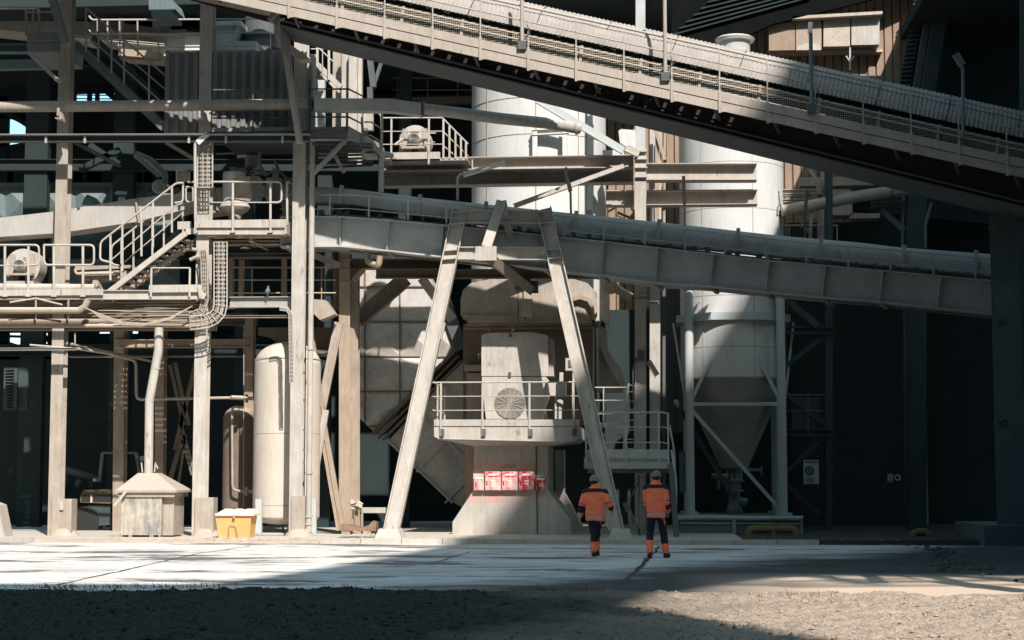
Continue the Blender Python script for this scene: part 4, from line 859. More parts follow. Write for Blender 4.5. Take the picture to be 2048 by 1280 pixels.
for x in (848,945,1248): m = MB(); m.bar(P(x,320,46.7), P(x,343,46.7), .03, .12); m.build('stiffener', 'beige', r)
for (x0,y0,x1,y1,w,Y_,mt) in ((1076,200,1247,302,.20,46.3,'bluepaint'),(1028,412,1248,332,.12,46.2,'beige'),(1252,296,1278,308,.2,46.3,'beige'),(1298,722,1315,750,.12,46.5,'beige2'),(1235,425,1270,440,.06,47.5,'beige')):
    m = MB(); m.bar(P(x0,y0,Y_), P(x1,y1,Y_), w, .12); m.bar(P(x0-4,y0+5,Y_-.05), P(x1-4,y1+5,Y_-.05), .02, .12); m.build('brace', mt, r)
for p in (((1215,424),(1262,398)),((1240,405),(1270,422))): m = MB(); m.bar(P(*p[0],48), P(*p[1],48), .05); m.build('brace', 'beige2', r)
m = MB(); m.prism([(1237,262),(1242,258),(1290,262),(1290,300),(1262,300),(1240,285)],49,49.6); m.prism([(1205,300),(1248,300),(1248,318),(1205,318)],49,49.3); m.build('hopper', 'white', r)
for x, w, mt in ((1315,.12,'tan'),(1322,.05,'beige'),(1330,.06,'tan')): m = MB(); m.bar(P(x,240,49.5), P(x-2,540,49.5), w, .1); m.build('post', mt, r)
m = MB(); m.bar(P(1305,240,49.4), P(1330,320,49.4), .10, .1); m.bar(P(1306,380,48),P(1330,420,48),.1,.1); m.build('brace', 'tan', r)
m = MB(); m.ib(P(1293,606,48.0), P(1318,606,48.0), .1, .2); m.build('beam', 'beige', r)
m = MB(); m.pbox(1275,700,1288,716,46.3,46.5); m.pbox(1268,715,1290,720,46.2,46.5); m.tube([P(1272,720,46.2),P(1266,735,46.2),P(1266,800,46.2)],.02,6); m.build('bracket', 'darksteel', r)
# frame of the big silo visible in front of it
r = T('portal_frame', 'light steel portal standing against the grey silo below the sunlit pipe', 'frame', P(1105,318,49.2))
m = MB(); m.bar(P(1070,318,49.3), P(1070,262,49.3), .14); m.bar(P(1130,318,49.3), P(1130,250,49.3), .14); m.ib(P(1064,266,49.3), P(1137,262,49.3), .16, .2); m.build('frame', 'white', r)
# small lattice, pipes and structures right of the white silo
r = T('pipe_rack', 'sunlit pipe rack with beams and gussets between white silo and dark shed', 'rack', P(1640,560,52))
YR = 52
for (a, b, w, mt) in (((1649,330),(1649,570),.20,'beige'),((1640,380),(1636,570),.10,'beige2'),((1600,310),(1640,372),.10,'beige2'),((1622,430),(1618,570),.08,'beige')):
    m = MB(); m.hb(P(*a,YR), P(*b,YR), w, .2); m.build('post', mt, r)
for (x0,x1,y,w) in ((1565,1645,384,.14),(1565,1620,402,.10),(1565,1612,392,.03)): m = MB(); m.ib(P(x0,y,YR-.1), P(x1,y,YR-.1), w, .2); m.build('beam', 'beige', r)
m = MB(); m.pbox(1634,366,1644,388,YR-.25,YR-.1); m.build('gusset', 'beige2', r)
rr = random.Random(8); m = MB()
for k in range(22): x, y = rr.uniform(1570,1650), rr.uniform(395,480); m.bar(P(x,y,YR+.3), P(x+rr.uniform(-6,8),y+rr.uniform(4,22),YR+.3), rr.uniform(.03,.09))
m.build('fitting', 'beige2', r)
railing(r, YR-.3, [(1568,451),(1676,451)], (), [1578,1610,1645,1674], 560, .025, 'beige', flat=False)
m = MB(); m.prism([(1650,330),(1690,338),(1664,352),(1655,350)],YR+.2,YR+.4); m.build('bracket', 'beige2', r)
r = T('dust_pipe', 'thick dust caked pipe sloping up into the dark shed', 'pipe', P(1572,418,51))
m = MB(); m.tube([P(1565,422,51),P(1640,408,51),P(1720,392,51),P(1860,372,51)], .17, 14); m.build('pipe', 'rubble', r)
m = MB(); m.lathe(P(1780,385,50.97), [(.19,0),(.2,.02),(.19,.05)], 16, axis='X'); m.build('clamp', 'darksteel', r)
r = T('dusty_ledge', 'dust covered duct and ledges under the shaded conveyor', 'duct', P(1690,430,54))
m = MB(); m.pbox(1600,355,1750,370,54,54.6); m.pbox(1655,380,1705,430,54,54.8); m.pbox(1700,427,1760,436,54,54.5); m.build('casing', 'rubble', r)
m = MB(); m.ib(P(1742,410,51.5), P(1808,408,51.5), .18, .2); m.bar(P(1762,420,51.5), P(1808,460,51.5), .16); m.bar(P(1807,385,51.5), P(1805,495,51.5), .08); m.build('bracket', 'teal', r)
# ================================================================== lattice column at the right
r = T('lattice_column', 'dark double lattice column carrying the low end of the upper conveyor', 'column', P(2020,1060,43))
for (xt, xb, w) in ((1990,2003,.18),(2018,2028,.45)):
    m = MB(); p0 = P(xb,1060,42.6); p1 = P(xt,430,42.6); p0.x = p1.x = (p0.x+p1.x)/2; m.hb(p0, p1, w, .3); m.build('leg', 'latticesteel', r)
for (a, b) in (((1997,460),(2010,560)),((2012,640),(2000,780)),((2000,860),(2010,1000))): m = MB(); m.bar(P(*a,42.6), P(*b,42.6), .07); m.build('lacing', 'latticesteel', r)
for y in (645, 845): m = MB(); m.ib(P(1992,y+4,42.5), P(2012,y-4,42.5), .10, .2); m.build('tie', 'latticesteel', r)
m = MB(); m.bar(P(1978,455,42.2), P(2004,430,42.2), .06); m.bar(P(2004,430,42.2),P(2034,430,42.2),.06,.3); m.bar(P(1990,418,42.2),P(2004,404,42.2),.06); m.bar(P(2004,404,42.2),P(2034,404,42.2),.06,.3); m.bar(P(2018,404,42.2),P(2018,432,42.2),.04); m.build('head', 'latticesteel', r)
m = MB(); m.hb(P(2047,1080,44), P(2047,-50,44), .14, .3); m.build('rear_leg', 'latticesteel', r)
t = T('concrete_plinth', 'low dark concrete plinth at the foot of the lattice column', 'plinth', G(2000,1085)); m = MB(); c = P(1962,1046,42.4); m.box((c.x,42.0,-.02),(c.x+8,46,.48)); m.build('block', 'latticesteel', t)
# signs in the dark
t = T('safety_poster', 'pale blue poster with a round emblem hanging in the dark behind the silo', 'sign', P(1623,968,50.5))
m = MB(); m.pbox(1607,920,1638,968,50.45,50.48); m.build('sheet', 'bluepaint', t)
m = MB(); c = P(1619,942,50.43); m.lathe(c, [(.07,0),(.135,0)], 24, axis='Y'); m.pbox(1616,938,1622,946,50.425,50.435); m.build('emblem', 'darksteel', t)
m = MB(); m.pbox(1610,922,1636,926,50.43,50.445); m.build('headline', 'teal', t); m = MB()
for k in range(4): m.pbox(1611,955+k*2.6,1627+(k%2)*3,956.2+k*2.6,50.43,50.445)
m.build('text_lines', 'teal', t)
t = T('door_sign', 'pair of small blue signs by the dark column, one with a circle', 'sign', P(1787,962,50.5)); m = MB(); m.pbox(1775,948,1786,964,50.45,50.48); m.build('plate', 'bluepaint', t)
m = MB(); m.lathe(P(1795,955,50.44), [(.05,0),(.09,0)], 20, axis='Y'); m.build('ring', 'bluepaint', t); m = MB(); m.prism([(1778,952),(1783,952),(1780.5,958)],50.42,50.44); m.pbox(1776,960,1785,962,50.43,50.445); m.build('symbol', 'darksteel', t)
# ================================================================== lamps of the yard
def tube_lamp(Y, base, elbow, a, b, label, mt='beige', two=True):
    t = T('tube_lamp', label, 'lamp', P(*base, Y), 'tube lamps on bent posts'); m = MB(); m.bend([P(*base,Y), P(*elbow,Y), P(*a,Y)], .035, .15); m.build('pole', mt, t)
    for k in range(2 if two else 1): m = MB(); m.bar(P(a[0]-3,a[1]+2+k*6,Y-.05-k*.12), P(b[0],b[1]+k*6,Y-.05-k*.12), .05, .07); m.build('lamp_tube', 'lamp' if mt == 'beige' else mt, t)
tube_lamp(45.1, (915,400), (915,352), (930,345), (1010,322), 'double tube lamp on a bent post over the sunlit beams')
t = T('tube_lamp', 'end-on tube lamp on a post in front of the grey silo', 'lamp', P(1142,425,45), 'tube lamps on bent posts'); m = MB(); m.tube([P(1142,428,45),P(1141,384,45)], .03, 6); m.build('pole','beige',t); m = MB(); m.bar(P(1140,384,45),P(1129,336,44.9), .08,.1); m.bar(P(1143,382,45.1),P(1132,334,45.0),.05,.06); m.build('lamp_tube','beige2',t)
t = T('tube_lamp', 'end-on tube lamp on a post in front of the white silo', 'lamp', P(1368,455,45), 'tube lamps on bent posts'); m = MB(); m.tube([P(1369,452,45),P(1369,408,45)], .03, 6); m.build('pole','beige',t); m = MB(); m.bar(P(1369,408,45),P(1367,352,44.9), .085,.1); m.build('lamp_tube','tan',t)
t = T('tube_lamp', 'dark end-on tube lamp in front of the sunlit pipe rack', 'lamp', P(1610,472,45), 'tube lamps on bent posts'); m = MB(); m.tube([P(1610,474,45),P(1610,430,45)], .025, 6); m.build('pole','darksteel',t); m = MB(); m.bar(P(1609,430,45),P(1615,380,44.9), .085,.1); m.build('lamp_tube','brownsteel',t)
t = T('tube_lamp', 'dim tube lamp on a post deep in the dark shed', 'lamp', P(1852,500,46), 'tube lamps on bent posts'); m = MB(); m.tube([P(1852,495,46),P(1851,452,46)], .03, 6); m.build('pole','teal',t); m = MB(); m.bar(P(1851,452,46),P(1863,405,45.9), .06,.08); m.build('lamp_tube','teal',t)
# ================================================================== platform right of the mill, with stairs
r = T('access_platform', 'grey access platform with railing and ladder beside the mill, above the walking workers', 'platform', P(1250,1078,45))
YQ = 44.8
m = MB(); m.pbox(1172,899,1335,916,YQ,YQ+.03); m.build('kick_plate', 'girder', r)
m = MB(); m.ib(P(1168,927,YQ+.05), P(1338,927,YQ+.05), .26, .15); m.build('edge_beam', 'girder', r)
m = MB(); a, b = P(1168,915,YQ), P(1338,918,YQ); m.box((a.x,YQ+.1,a.z-.05),(b.x,YQ+2.2,a.z)); m.build('deck', 'grating', r)
m = MB(); m.pbox(1175,934,1345,946,YQ+.5,YQ+.7); m.build('sub_beam', 'teal', r)
railing(r, YQ-.04, [(1170,825),(1330,825),(1338,830)], (29,60), [1172,1252,1317,1336], 932, .022, 'girder')
m = MB(); a = P(1336,826,YQ); b = P(1343,860,YQ+2); m.tube([a, Vector((a.x+.05,YQ+2.0,a.z))], .02, 6); m.tube([a-Vector((0,0,.4)), Vector((a.x+.05,YQ+2.0,a.z-.4))], .02, 6); m.build('handrail', 'girder', r)
m = MB(); m.bend([P(1343,900,YQ),P(1352,960,YQ-.1),P(1352,1078,YQ-.3)],.03,.2); m.bend([P(1339,850,YQ),P(1349,905,YQ),P(1350,960,YQ)],.025,.2); m.build('stair_rail', 'girder', r)
m = MB(); m.bar(P(1342,925,YQ),P(1353,1078,YQ-.5),.14,.08); m.build('stair_stringer', 'darksteel', r)
# upper flight behind
for y in (775,801,828): m = MB(); m.tube([P(1190,y,46.3),P(1254,y,46.3)],.02,6); m.build('rail','girder',r)
m = MB(); m.tube([P(1207,775,46.3),P(1207,850,46.3)],.02,6); m.build('post','girder',r)
m = MB(); m.bend([P(1257,768,46.2),P(1250,820,46.2),P(1268,820,46.4)],.03,.1); m.bar(P(1252,820,46.3),P(1247,905,46.2),.05); m.bar(P(1268,770,46.6),P(1270,905,46.5),.05); m.tube([P(1257,768,46.2),P(1270,775,46.6)],.02,6); m.build('ladder_rail','girder',r)
for k in range(7): m = MB(); m.bar(P(1252,783+k*19,46.3),P(1269,784+k*19,46.5),.03,.04); m.build('rung','girder',r)
m = MB(); m.pbox(1200,845,1248,852,46.4,46.6); m.pbox(1205,868,1246,873,46.6,46.8); m.build('step','girder',r)
m = MB()
for (a,b) in (((1277,965),(1250,1015)),((1258,1015),(1283,1074)),((1278,950),(1278,1075)),((1291,950),(1291,1075))): m.bar(P(*a,45.5),P(*b,45.5),.05,.06)
m.prism([(1245,1005),(1258,1010),(1262,1022),(1252,1026)],45.5,45.55); m.build('bracing','teal',r)
# ================================================================== left steel tower: columns, beams, pipes
r = T('column_frame', 'tall steel column frame carrying the stairs, the level pipe and the cladding', 'steel frame', P(410,1070,44))
def casing(xl, xr, yt, Y, lab=None):
    m = MB(); m.pbox(xl, yt, xr, 1074, Y-.03, Y+.40)
    c = P((xl+xr)/2, 1074, Y); m.build('base_casing', 'beige2', r)
    m = MB(); n = 14; vs = [(c.x+math.cos(a)*(.42+.07*math.sin(3*a)), Y+.15+math.sin(a)*.42, .09) for a in [2*math.pi*k/n for k in range(n)]] + [(c.x+math.cos(a)*.22, Y+.15+math.sin(a)*.22, .30) for a in [2*math.pi*k/n for k in range(n)]]
    m.add(vs, [(k,(k+1)%n,n+(k+1)%n,n+k) for k in range(n)]+[tuple(range(n,2*n))], True); m.build('dirt_heap', 'rubble', r)
Y0 = 44.3
for xt, w, yt in ((128,.31,-60),(410,.33,-60),(600,.33,80)):
    m = MB(); cm_ = 'beige2' if xt == 128 else 'beige'; p0 = P(xt-7 if xt < 200 else xt-3 if xt < 500 else xt-3, 1072, Y0); p1 = P(xt, yt, Y0); p0.x = p1.x = (p0.x+p1.x)/2; m.hb(p0, p1, w, .36, .02); m.build('column', cm_, r)
casing(104,142,998,Y0-.22); casing(390,426,995,Y0-.22); casing(583,609,992,Y0-.22)
m = MB(); m.bar(P(122,1002,Y0-.30),P(123,1020,Y0-.30),.1,.01); m.build('patch', 'beige', r)
m = MB(); a = P(617,1065,Y0-.1); b = P(617,110,Y0-.1); b.x = a.x; m.tube([a,b], .075, 12)
for y in (948,1035,1050,700): q = P(617,y,Y0-.1); m.tube([Vector((a.x,q.y,q.z)),Vector((a.x,q.y,q.z+.05))], .10, 12)
m.build('drain_pipe', 'beige', r)
m = MB(); q = P(622,800,Y0-.15)
for y in (745,800,860,900,925): c = P(608,y,Y0-.2); m.box((c.x-.02,c.y,c.z-.03),(c.x+.02,c.y+.04,c.z+.03))
m.build('clip', 'darksteel', r)
for xt, w, y0_, y1_ in ((241,.30,652,1064),(322,.24,650,1060),(500,.24,630,1060),(160,.10,645,1060)):
    if xt == 160: continue
    m = MB(); m.hb(P(xt-2,y1_,48.2), P(xt+1,y0_,48.2), w, .34); m.build('rear_column', 'tan', r)
for (x0,x1,y,h,Y_,mt) in ((-40,620,277,16,43.35,'darksteel'),(-40,620,270,1.5,43.2,'grey'),(230,500,688,17,48.0,'tan'),(140,500,714,3,48.3,'tan'),(225,515,640,24,48.8,'brownsteel'),(-40,150,699,5,43.6,'grey'),(460,600,512,9,45.2,'brownsteel'),(460,612,605,22,44.6,'grey'),(430,610,634,5,44.8,'tan')):
    m = MB(); m.ib(P(x0,y,Y_), P(x1,y-1,Y_), h*Y_/FPX, .22, .012 if h < 8 else .02); m.build('beam', mt, r)
for x in (92,170,378,452,565): m = MB(); m.bar(P(x,268,43.2),P(x,286,43.2),.06,.05); m.build('stiffener', 'grey', r)
# knee braces
for (a, b, w, mt, Y_) in (((98,-30),(132,88),.24,'clad',43.2),((58,105),(120,165),.10,'grey',43.4),((150,285),(240,332),.10,'darksteel',44.5),((333,285),(395,322),.10,'tan',44.5),((555,90),(604,110),.10,'gallery',42.9),((571,100),(600,287),.17,'gallery',43.0),((557,20),(538,42),.10,'gallery',41.0),((690,282),(624,350),.10,'grey',43.6),((664,300),(688,345),.08,'tan',44.2),((618,640),(648,855),.16,'tan',46),((612,660),(630,830),.12,'tan',46.5),((678,645),(612,970),.24,'beige2',46.2),((645,850),(682,1060),.22,'tan',46),((612,1060),(652,820),.16,'beige',45.9),((270,310),(318,352),.12,'grey',46)):
    m = MB(); m.bar(P(*a,Y_), P(*b,Y_), w, .10); m.bar(P(a[0]+2,a[1],Y_-.04), P(b[0]+2,b[1],Y_-.04), w*.3, .10); m.build('brace', mt, r)
for (a,b,w) in (((340,730),(368,850),.10),((350,725),(378,850),.10),((392,725),(350,900),.12),((366,870),(340,960),.13),((352,1000),(372,870),.06),((365,880),(385,950),.08),((460,640),(510,655),.2),((360,840),(392,960),.08)):
    m = MB(); m.bar(P(*a,49.5), P(*b,49.5), w, .08); m.build('rear_brace', 'brownsteel', r)
m = MB(); m.prism([(553,82),(575,84),(620,118),(598,120)], 42.7, 43.1); m.build('bracket', 'gallery', r)
m = MB(); m.prism([(534,38),(556,8),(548,48)],41,41.3); m.prism([(548,20),(560,20),(562,100),(548,70)],41.2,42.4); m.build('gusset', 'grey', r)
# tall dark frame between tower and silo: sunlit white panels beside the stair
r = T('stair_tower', 'sunlit stair flight and tall pale panels beside the corrugated cladding', 'stair', P(690,300,46.5))
for (x0,x1,y0,y1,mt,Y_) in ((621,633,125,260,'bluepaint',47.5),(633,648,160,260,'bluepaint',47.8),(666,680,90,290,'beige2',48.2),(684,696,88,275,'beige',47.5),(698,713,100,320,'beige',47.2),(716,722,105,330,'beige',47.4),(727,745,215,260,'beige',47.6)):
    m = MB(); m.pbox(x0,y0,x1,y1,Y_,Y_+.2); m.build('panel', mt, r)
m = MB(); m.bar(P(621,115,46.8),P(682,175,46.8),.14,.1); m.bar(P(621,127,46.8),P(680,185,46.8),.07,.1); m.build('stringer', 'beige', r)
for x, y0, y1 in ((635,85,140),(658,92,160)): m = MB(); m.bar(P(x,y0,46.7),P(x,y1,46.7),.06); m.build('post', 'beige', r)
m = MB(); m.tube([P(622,90,46.7),P(632,91,46.7),P(668,125,46.7)],.02,6); m.tube([P(622,98,46.7),P(660,98,46.7)],.018,6); m.tube([P(645,85,46.7),P(645,150,46.7)],.015,6); m.build('handrail', 'beige', r)
m = MB(); m.bar(P(738,100,48),P(747,175,48),.16); m.bar(P(768,110,48.2),P(745,180,48.2),.10); m.bar(P(740,175,48),P(742,240,48),.15); m.build('dark_brace', 'darksteel', r)
# cage ladder beside it
r = T('cage_ladder', 'sunlit caged ladder piece at the end of the shaded walkway', 'ladder', P(740,320,44.5))
m = MB(); m.bar(P(724,235,44.5),P(727,318,44.5),.06); m.bar(P(764,225,44.5),P(763,320,44.5),.06); m.build('upright','beige',r)
for y in (244,271): m = MB(); m.tube([P(728,y,44.5),P(742,y,44.5),P(762,y+13,44.5)],.022,6); m.build('hoop','beige',r)
m = MB(); m.pbox(727,289,750,302,44.4,44.6); m.prism([(750,289),(764,300),(764,315),(750,302)],44.4,44.5); m.pbox(728,307,750,313,44.3,44.8); m.build('step','beige',r)
m = MB(); m.lathe(P(731,262,44.4),[(.05,0),(.08,.01),(.05,.02)],14,axis='Y'); m.build('wheel','beige',r)
# ================================================================== big pipe
t = T('dust_pipeline', 'long grey pipe running level in front of the tower and dipping towards the silo', 'pipeline', P(300,212,43.2))
m = MB(); rp = .142; pts = [P(-80,214,43.5),P(100,213,43.5),P(300,211.5,43.5),P(620,208.5,43.5)]; m.tube(pts, [rp]*4, 24); m.build('pipe', 'beige2', t)
m = MB(); pts = [P(845,218,43.5),P(900,224,43.6),P(1000,237,43.8),P(1090,246,44.4),P(1158,257,45)]; m.tube(pts, .145, 24); m.build('pipe', 'beige', t)
m = MB(); m.prism([(628,196),(780,197),(842,206),(842,230),(780,222),(628,220)], 43.3, 43.65); m.build('square_duct', 'girder', t)
for x, y in ((622,208),(845,218)):
    for d in (-2.4,2.4): m = MB(); m.lathe(P(x+d,y,43.5), [(.10,-.02),(.19,-.02),(.19,.02),(.10,.02)], 24, axis='X'); m.build('flange', 'darksteel', t)
m = MB(); m.lathe(P(1152,256,44.9), [(.10,-.02),(.185,-.02),(.185,.03),(.10,.03)], 20, axis='X'); m.build('end_flange', 'beige2', t)
for x in (118, 405): m = MB(); m.bar(P(x-3,224,43.25),P(x+2,224,43.25),.2,.1); m.prism([(x,224),(x+4,224),(x+8,242),(x,238)],43.2,43.4); m.bar(P(x-4,238,43.2),P(x+8,240,43.2),.03,.3); m.build('bracket', 'beige2', t)
# ================================================================== corrugated enclosure and upper walkway
r = T('clad_enclosure', 'dark corrugated metal enclosure between the tall columns under the conveyor', 'enclosure', P(460,265,44.2))
def corr(x0, x1, y0, y1, Y, pitch, dep, mt='clad'):
    m = MB(); a, b = P(x0,y1,Y), P(x1,y0,Y); corrugated(m, a.x, b.x, a.z, b.z, Y, pitch, dep, .45); return m
corr(328,399,102,268,44.15,.25,.08).build('wall', 'clad', r); corr(424,606,99,256,44.15,.25,.08).build('wall', 'clad', r)
m = MB(); a, b = P(328,102,44.2), P(606,100,44.2); m.box((a.x,44.4,a.z-.06),(b.x,47.5,a.z-.02)); m.build('roof', 'clad', r)
m = MB(); m.pbox(424,256,592,266,43.7,43.75); m.pbox(620,254,694,264,43.7,43.75); m.build('kick_plate', 'grey', r)
m = MB(); a, b = P(424,268,43.7), P(697,268,43.7); m.box((a.x,43.4,a.z-.05),(b.x,46.4,a.z)); m.build('floor', 'darksteel', r)
m = MB(); m.ib(P(620,273,43.7),P(698,273,43.7),.2,.2); m.build('edge_beam', 'grey', r)
m = MB(); q0 = P(697,268,43.6); q1 = P(765,305,46.5); m.bar(q0, q1, .24, .1); m.bar(q0+Vector((0,0,.14)), q1+Vector((0,0,.14)), .12, .03); m.build('side_beam', 'grey', r)
for y in (180, 236):
    m = MB(); m.tube([P(426,y,43.6),P(592,y,43.6)],.022,6); m.build('rail', 'darksteel', r)
    m = MB(); m.tube([P(620,y-2,43.6),P(697,y-2,43.6),P(725,y+12,44.6)],.02,6); m.build('rail', 'darksteel', r)
for x in (506, 694): m = MB(); m.bar(P(x,180,43.6),P(x,268,43.6),.03); m.build('post', 'darksteel', r)
for k in range(7): m = MB(); m.bar(P(625,288+k*8,44+k*.35),P(745,288+k*7,44+k*.35),.05,.1); m.build('joist', 'darksteel', r)
m = MB(); m.tube([P(430,38,46),P(520,38,46)],.02,6); m.tube([P(430,65,46),P(541,65,46),P(541,98,46)],.02,6); m.tube([P(430,92,46),P(541,92,46)],.015,6); m.build('roof_rail', 'beige', r)
r = T('roof_duct', 'sunlit grey duct elbow standing on the corrugated enclosure roof', 'duct', P(470,98,47.5))
m = MB(); m.prism([(432,50),(475,50),(466,76),(478,82),(512,82),(512,100),(432,100)],47,48.2); m.pbox(429,42,482,50,46.9,48.3); m.build('casing', 'girder', r)
m = MB(); m.lathe(P(525,100,48),[(.55,0),(.55,.3),(.62,.3),(.62,.35),(.5,.4),(.5,1.0)],24); m.build('cowl', 'darksteel', r)
m = MB(); m.prism([(297,0),(345,0),(352,20),(298,20)],47,48); m.prism([(303,20),(345,20),(345,33),(303,33)],47,48); m.build('hopper', 'teal', r)
# upper left conveyor trough (sunlit strip) and gallery rails
r = T('cross_conveyor', 'sunlit tapered trough conveyor crossing behind the upper stairs', 'conveyor', P(250,100,50))
m = MB(); m.prism([(-30,42),(120,42),(230,44),(330,58),(415,66),(415,100),(330,92),(230,82),(60,66),(-30,56)],50,51.2); m.build('casing', 'beige2', r)
m = MB(); m.pbox(305,40,334,112,49.8,50); m.pbox(334,60,371,98,49.7,50); m.pbox(333,42,336,70,49.7,50); m.build('hatch', 'girder', r)
m = MB(); m.pbox(370,72,400,100,49.6,50.2); m.build('end_box', 'white', r)
m = MB(); m.ib(P(190,68,49.7),P(400,72,49.7),.05,.3); m.ib(P(150,75,49.6),P(330,92,49.6),.08,.3); m.pbox(237,36,243,92,49.5,49.7); m.build('bearer', 'beige', r)
m = MB(); m.bar(P(248,112,49),P(327,118,49),.2,1.0); m.bar(P(240,118,48.8),P(330,124,48.8),.05,.3); m.build('ledge', 'tan', r)
for (y, x1, rr_) in ((40,400,.03),(68,400,.022),(95,400,.022)):
    m = MB(); m.bend([P(178,y-8,47.5),P(184,y,47.5),P(x1,y-1,47.5)], rr_, .1); m.build('handrail', 'beige', r)
for x in (195,215,275,316,239): m = MB(); m.bar(P(x,38,47.5),P(x+1,112,47.5),.04,.03); m.build('post', 'beige2', r)
# upper stair
r = T('upper_stair', 'shaded steel stair descending to the corrugated enclosure under the roof', 'stair', P(320,255,44.8))
m = MB(); m.bar(P(150,88,44.6),P(330,256,44.6),.24,.05); m.bar(P(152,82,44.55),P(332,250,44.55),.03,.12); m.build('stringer', 'teal', r)
m = MB(); m.bar(P(185,75,45.6),P(335,215,45.6),.2,.05); m.build('stringer', 'darksteel', r)
for k in range(16): m = MB(); m.bar(P(160+k*11,100+k*10.2,45.1),P(176+k*11,100+k*10.2,45.1),.03,1.0); m.build('tread', 'darksteel', r)
for k, (a, b) in enumerate((((172,16),(330,150)),((170,44),(330,178)),((150,50),(330,210)))): m = MB(); m.tube([P(*a,44.5),P(*b,44.5)],.028 if k == 0 else .018,6); m.build('handrail', 'beige2' if k == 0 else 'grey', r)
for x in (172,197,223,248,298): m = MB(); y = 16+(x-172)*.85; m.bar(P(x,y,44.5),P(x,y+88,44.5),.04,.03); m.build('post', 'grey', r)
r = T('landing', 'small shaded landing with railing bracketed high on the outermost tall column', 'landing', P(80,100,44.5))
m = MB(); m.pbox(54,72,117,103,44,46); m.pbox(54,66,113,80,43.9,44); m.build('box_beam', 'clad', r)
m = MB(); m.ib(P(-40,98,45),P(60,98,45),.22,.3); m.pbox(-20,120,118,135,47,47.3); m.build('beam', 'teal', r)
m = MB(); m.bend([P(-30,16,44.4),P(78,16,44.4),P(78,34,44.4)],.035,.1); m.tube([P(50,24,44.5),P(108,24,44.5)],.02,6); m.tube([P(50,50,44.5),P(108,50,44.5)],.02,6); m.build('handrail', 'beige', r)
for x in (52,66,78): m = MB(); m.bar(P(x,20,44.5),P(x,72,44.5),.05); m.build('post', 'beige2', r)
# quilted dark ducts behind the left platform
r = T('filter_casing', 'dark quilted filter casing behind the inclined trough', 'filter casing', P(150,600,52.5))
m = MB(); m.prism([(-60,365),(330,365),(330,600),(-60,600)],52.6,54); m.build('casing', 'teal', r)
m = MB()
for i in range(-1,5):
    for j in range(0,4):
        x, y = 12+i*69.5, 375+j*65; c = [P(x,y,52.59),P(x+69.5,y,52.59),P(x+69.5,y+65,52.59),P(x,y+65,52.59)]; q_ = sum(c,Vector())/4-Vector((0,.22,0)); m.add(c+[q_], [(0,1,4),(1,2,4),(2,3,4),(3,0,4)])
m.build('pressed_panel', 'teal', r)
# ================================================================== inclined trough with flanges
r = T('inclined_trough', 'dusty rectangular trough rising to the drum on the middle platform', 'trough', P(200,430,44.9))
m = MB(); m.prism([(-40,440),(108,423),(270,397),(398,382),(398,412),(270,444),(118,466),(-40,476)],44.75,45.5); m.build('trough', 'duststeel', r)
m = MB(); m.prism([(392,381),(450,374),(450,422),(392,430)],44.75,45.5); m.build('trough_end', 'duststeel', r)
for (a,b) in (((112,419),(119,468)),((272,398),(279,446)),((428,374),(437,426))): m = MB(); m.bar(P(*a,44.70),P(*b,44.70),.05,.10); m.build('flange', 'tan', r)
m = MB(); m.bar(P(-40,478,45.1),P(270,448,45.1),.07,.6); m.bar(P(-40,484,45.2),P(300,446,45.2),.03,.4); m.build('bearer', 'tan', r)
m = MB(); m.bar(P(108,468,45.0),P(108,560,45.0),.08); m.build('prop', 'beige', r)
r = T('drum', 'white drum with bolted flange plate and dish on the middle platform', 'drum', P(468,440,45.2))
m = MB(); c = P(467,420,44.65); m.lathe(c, [(.29,0),(.29,.95),(.27,.99),(0,1.0)], 32); m.build('drum', 'white', r)
m = MB(); m.prism([(468,357),(499,352),(504,395),(500,402),(470,398)],44.30,44.36)
m.build('flange_plate', 'beige2', r)
m = MB()
for x in (472,480,488,496):
    for y in (362,392): m.lathe(P(x,y,44.29),[(0,-.01),(.014,-.01),(.014,.01)],8,axis='Y')
for y in (370,378,385):
    for x in (471,499): m.lathe(P(x,y,44.29),[(0,-.01),(.014,-.01),(.014,.01)],8,axis='Y')
m.build('bolt', 'darksteel', r)
m = MB(); c = P(470,420,44.45); m.lathe(c, [(.38,.12),(.40,.06),(.33,-.02),(.2,-.1),(.15,-.25),(0,-.27)], 32); m.dome(c+Vector((0,0,.12)), .38, .12, 32, 4); m.build('dish', 'beige', r)
r = T('gear_drive', 'shaded grey gearbox, motors and cables behind the drum', 'drive unit', P(530,430,46))
m = MB(); c = P(503,335,46.2); m.lathe(c,[(.17,0),(.17,.32),(.12,.33),(0,.34)],20); m.pbox(459,334,472,343,45.8,46); m.pbox(473,336,488,344,45.8,46.1); m.lathe(P(505,345,45.9),[(.04,0),(.07,0),(.07,.1)],14,axis='Y'); m.tube([P(508,344,46),P(520,343,46)],.08,12); m.build('motor', 'grey', r)
m = MB(); m.pbox(500,352,516,400,46.0,46.5); m.pbox(514,370,530,392,45.9,46.1); m.pbox(532,355,545,400,45.8,46.2); m.pbox(546,355,560,345+55,45.9,46.2); m.prism([(556,358),(588,358),(588,430),(565,430)],46.2,46.5); m.build('casing', 'girder', r)
m = MB(); m.pbox(545,336,556,343,45.8,45.95); m.pbox(545,344,555,356,45.8,45.95); m.build('control_box', 'grey', r)
for pts in (((520,300),(520,330),(532,350),(545,342)),((548,320),(560,345),(575,358),(590,358)),((518,290),(518,330),(525,350))): m = MB(); m.tube([P(*p,46) for p in pts],.035,8); m.build('cable', 'grey', r)
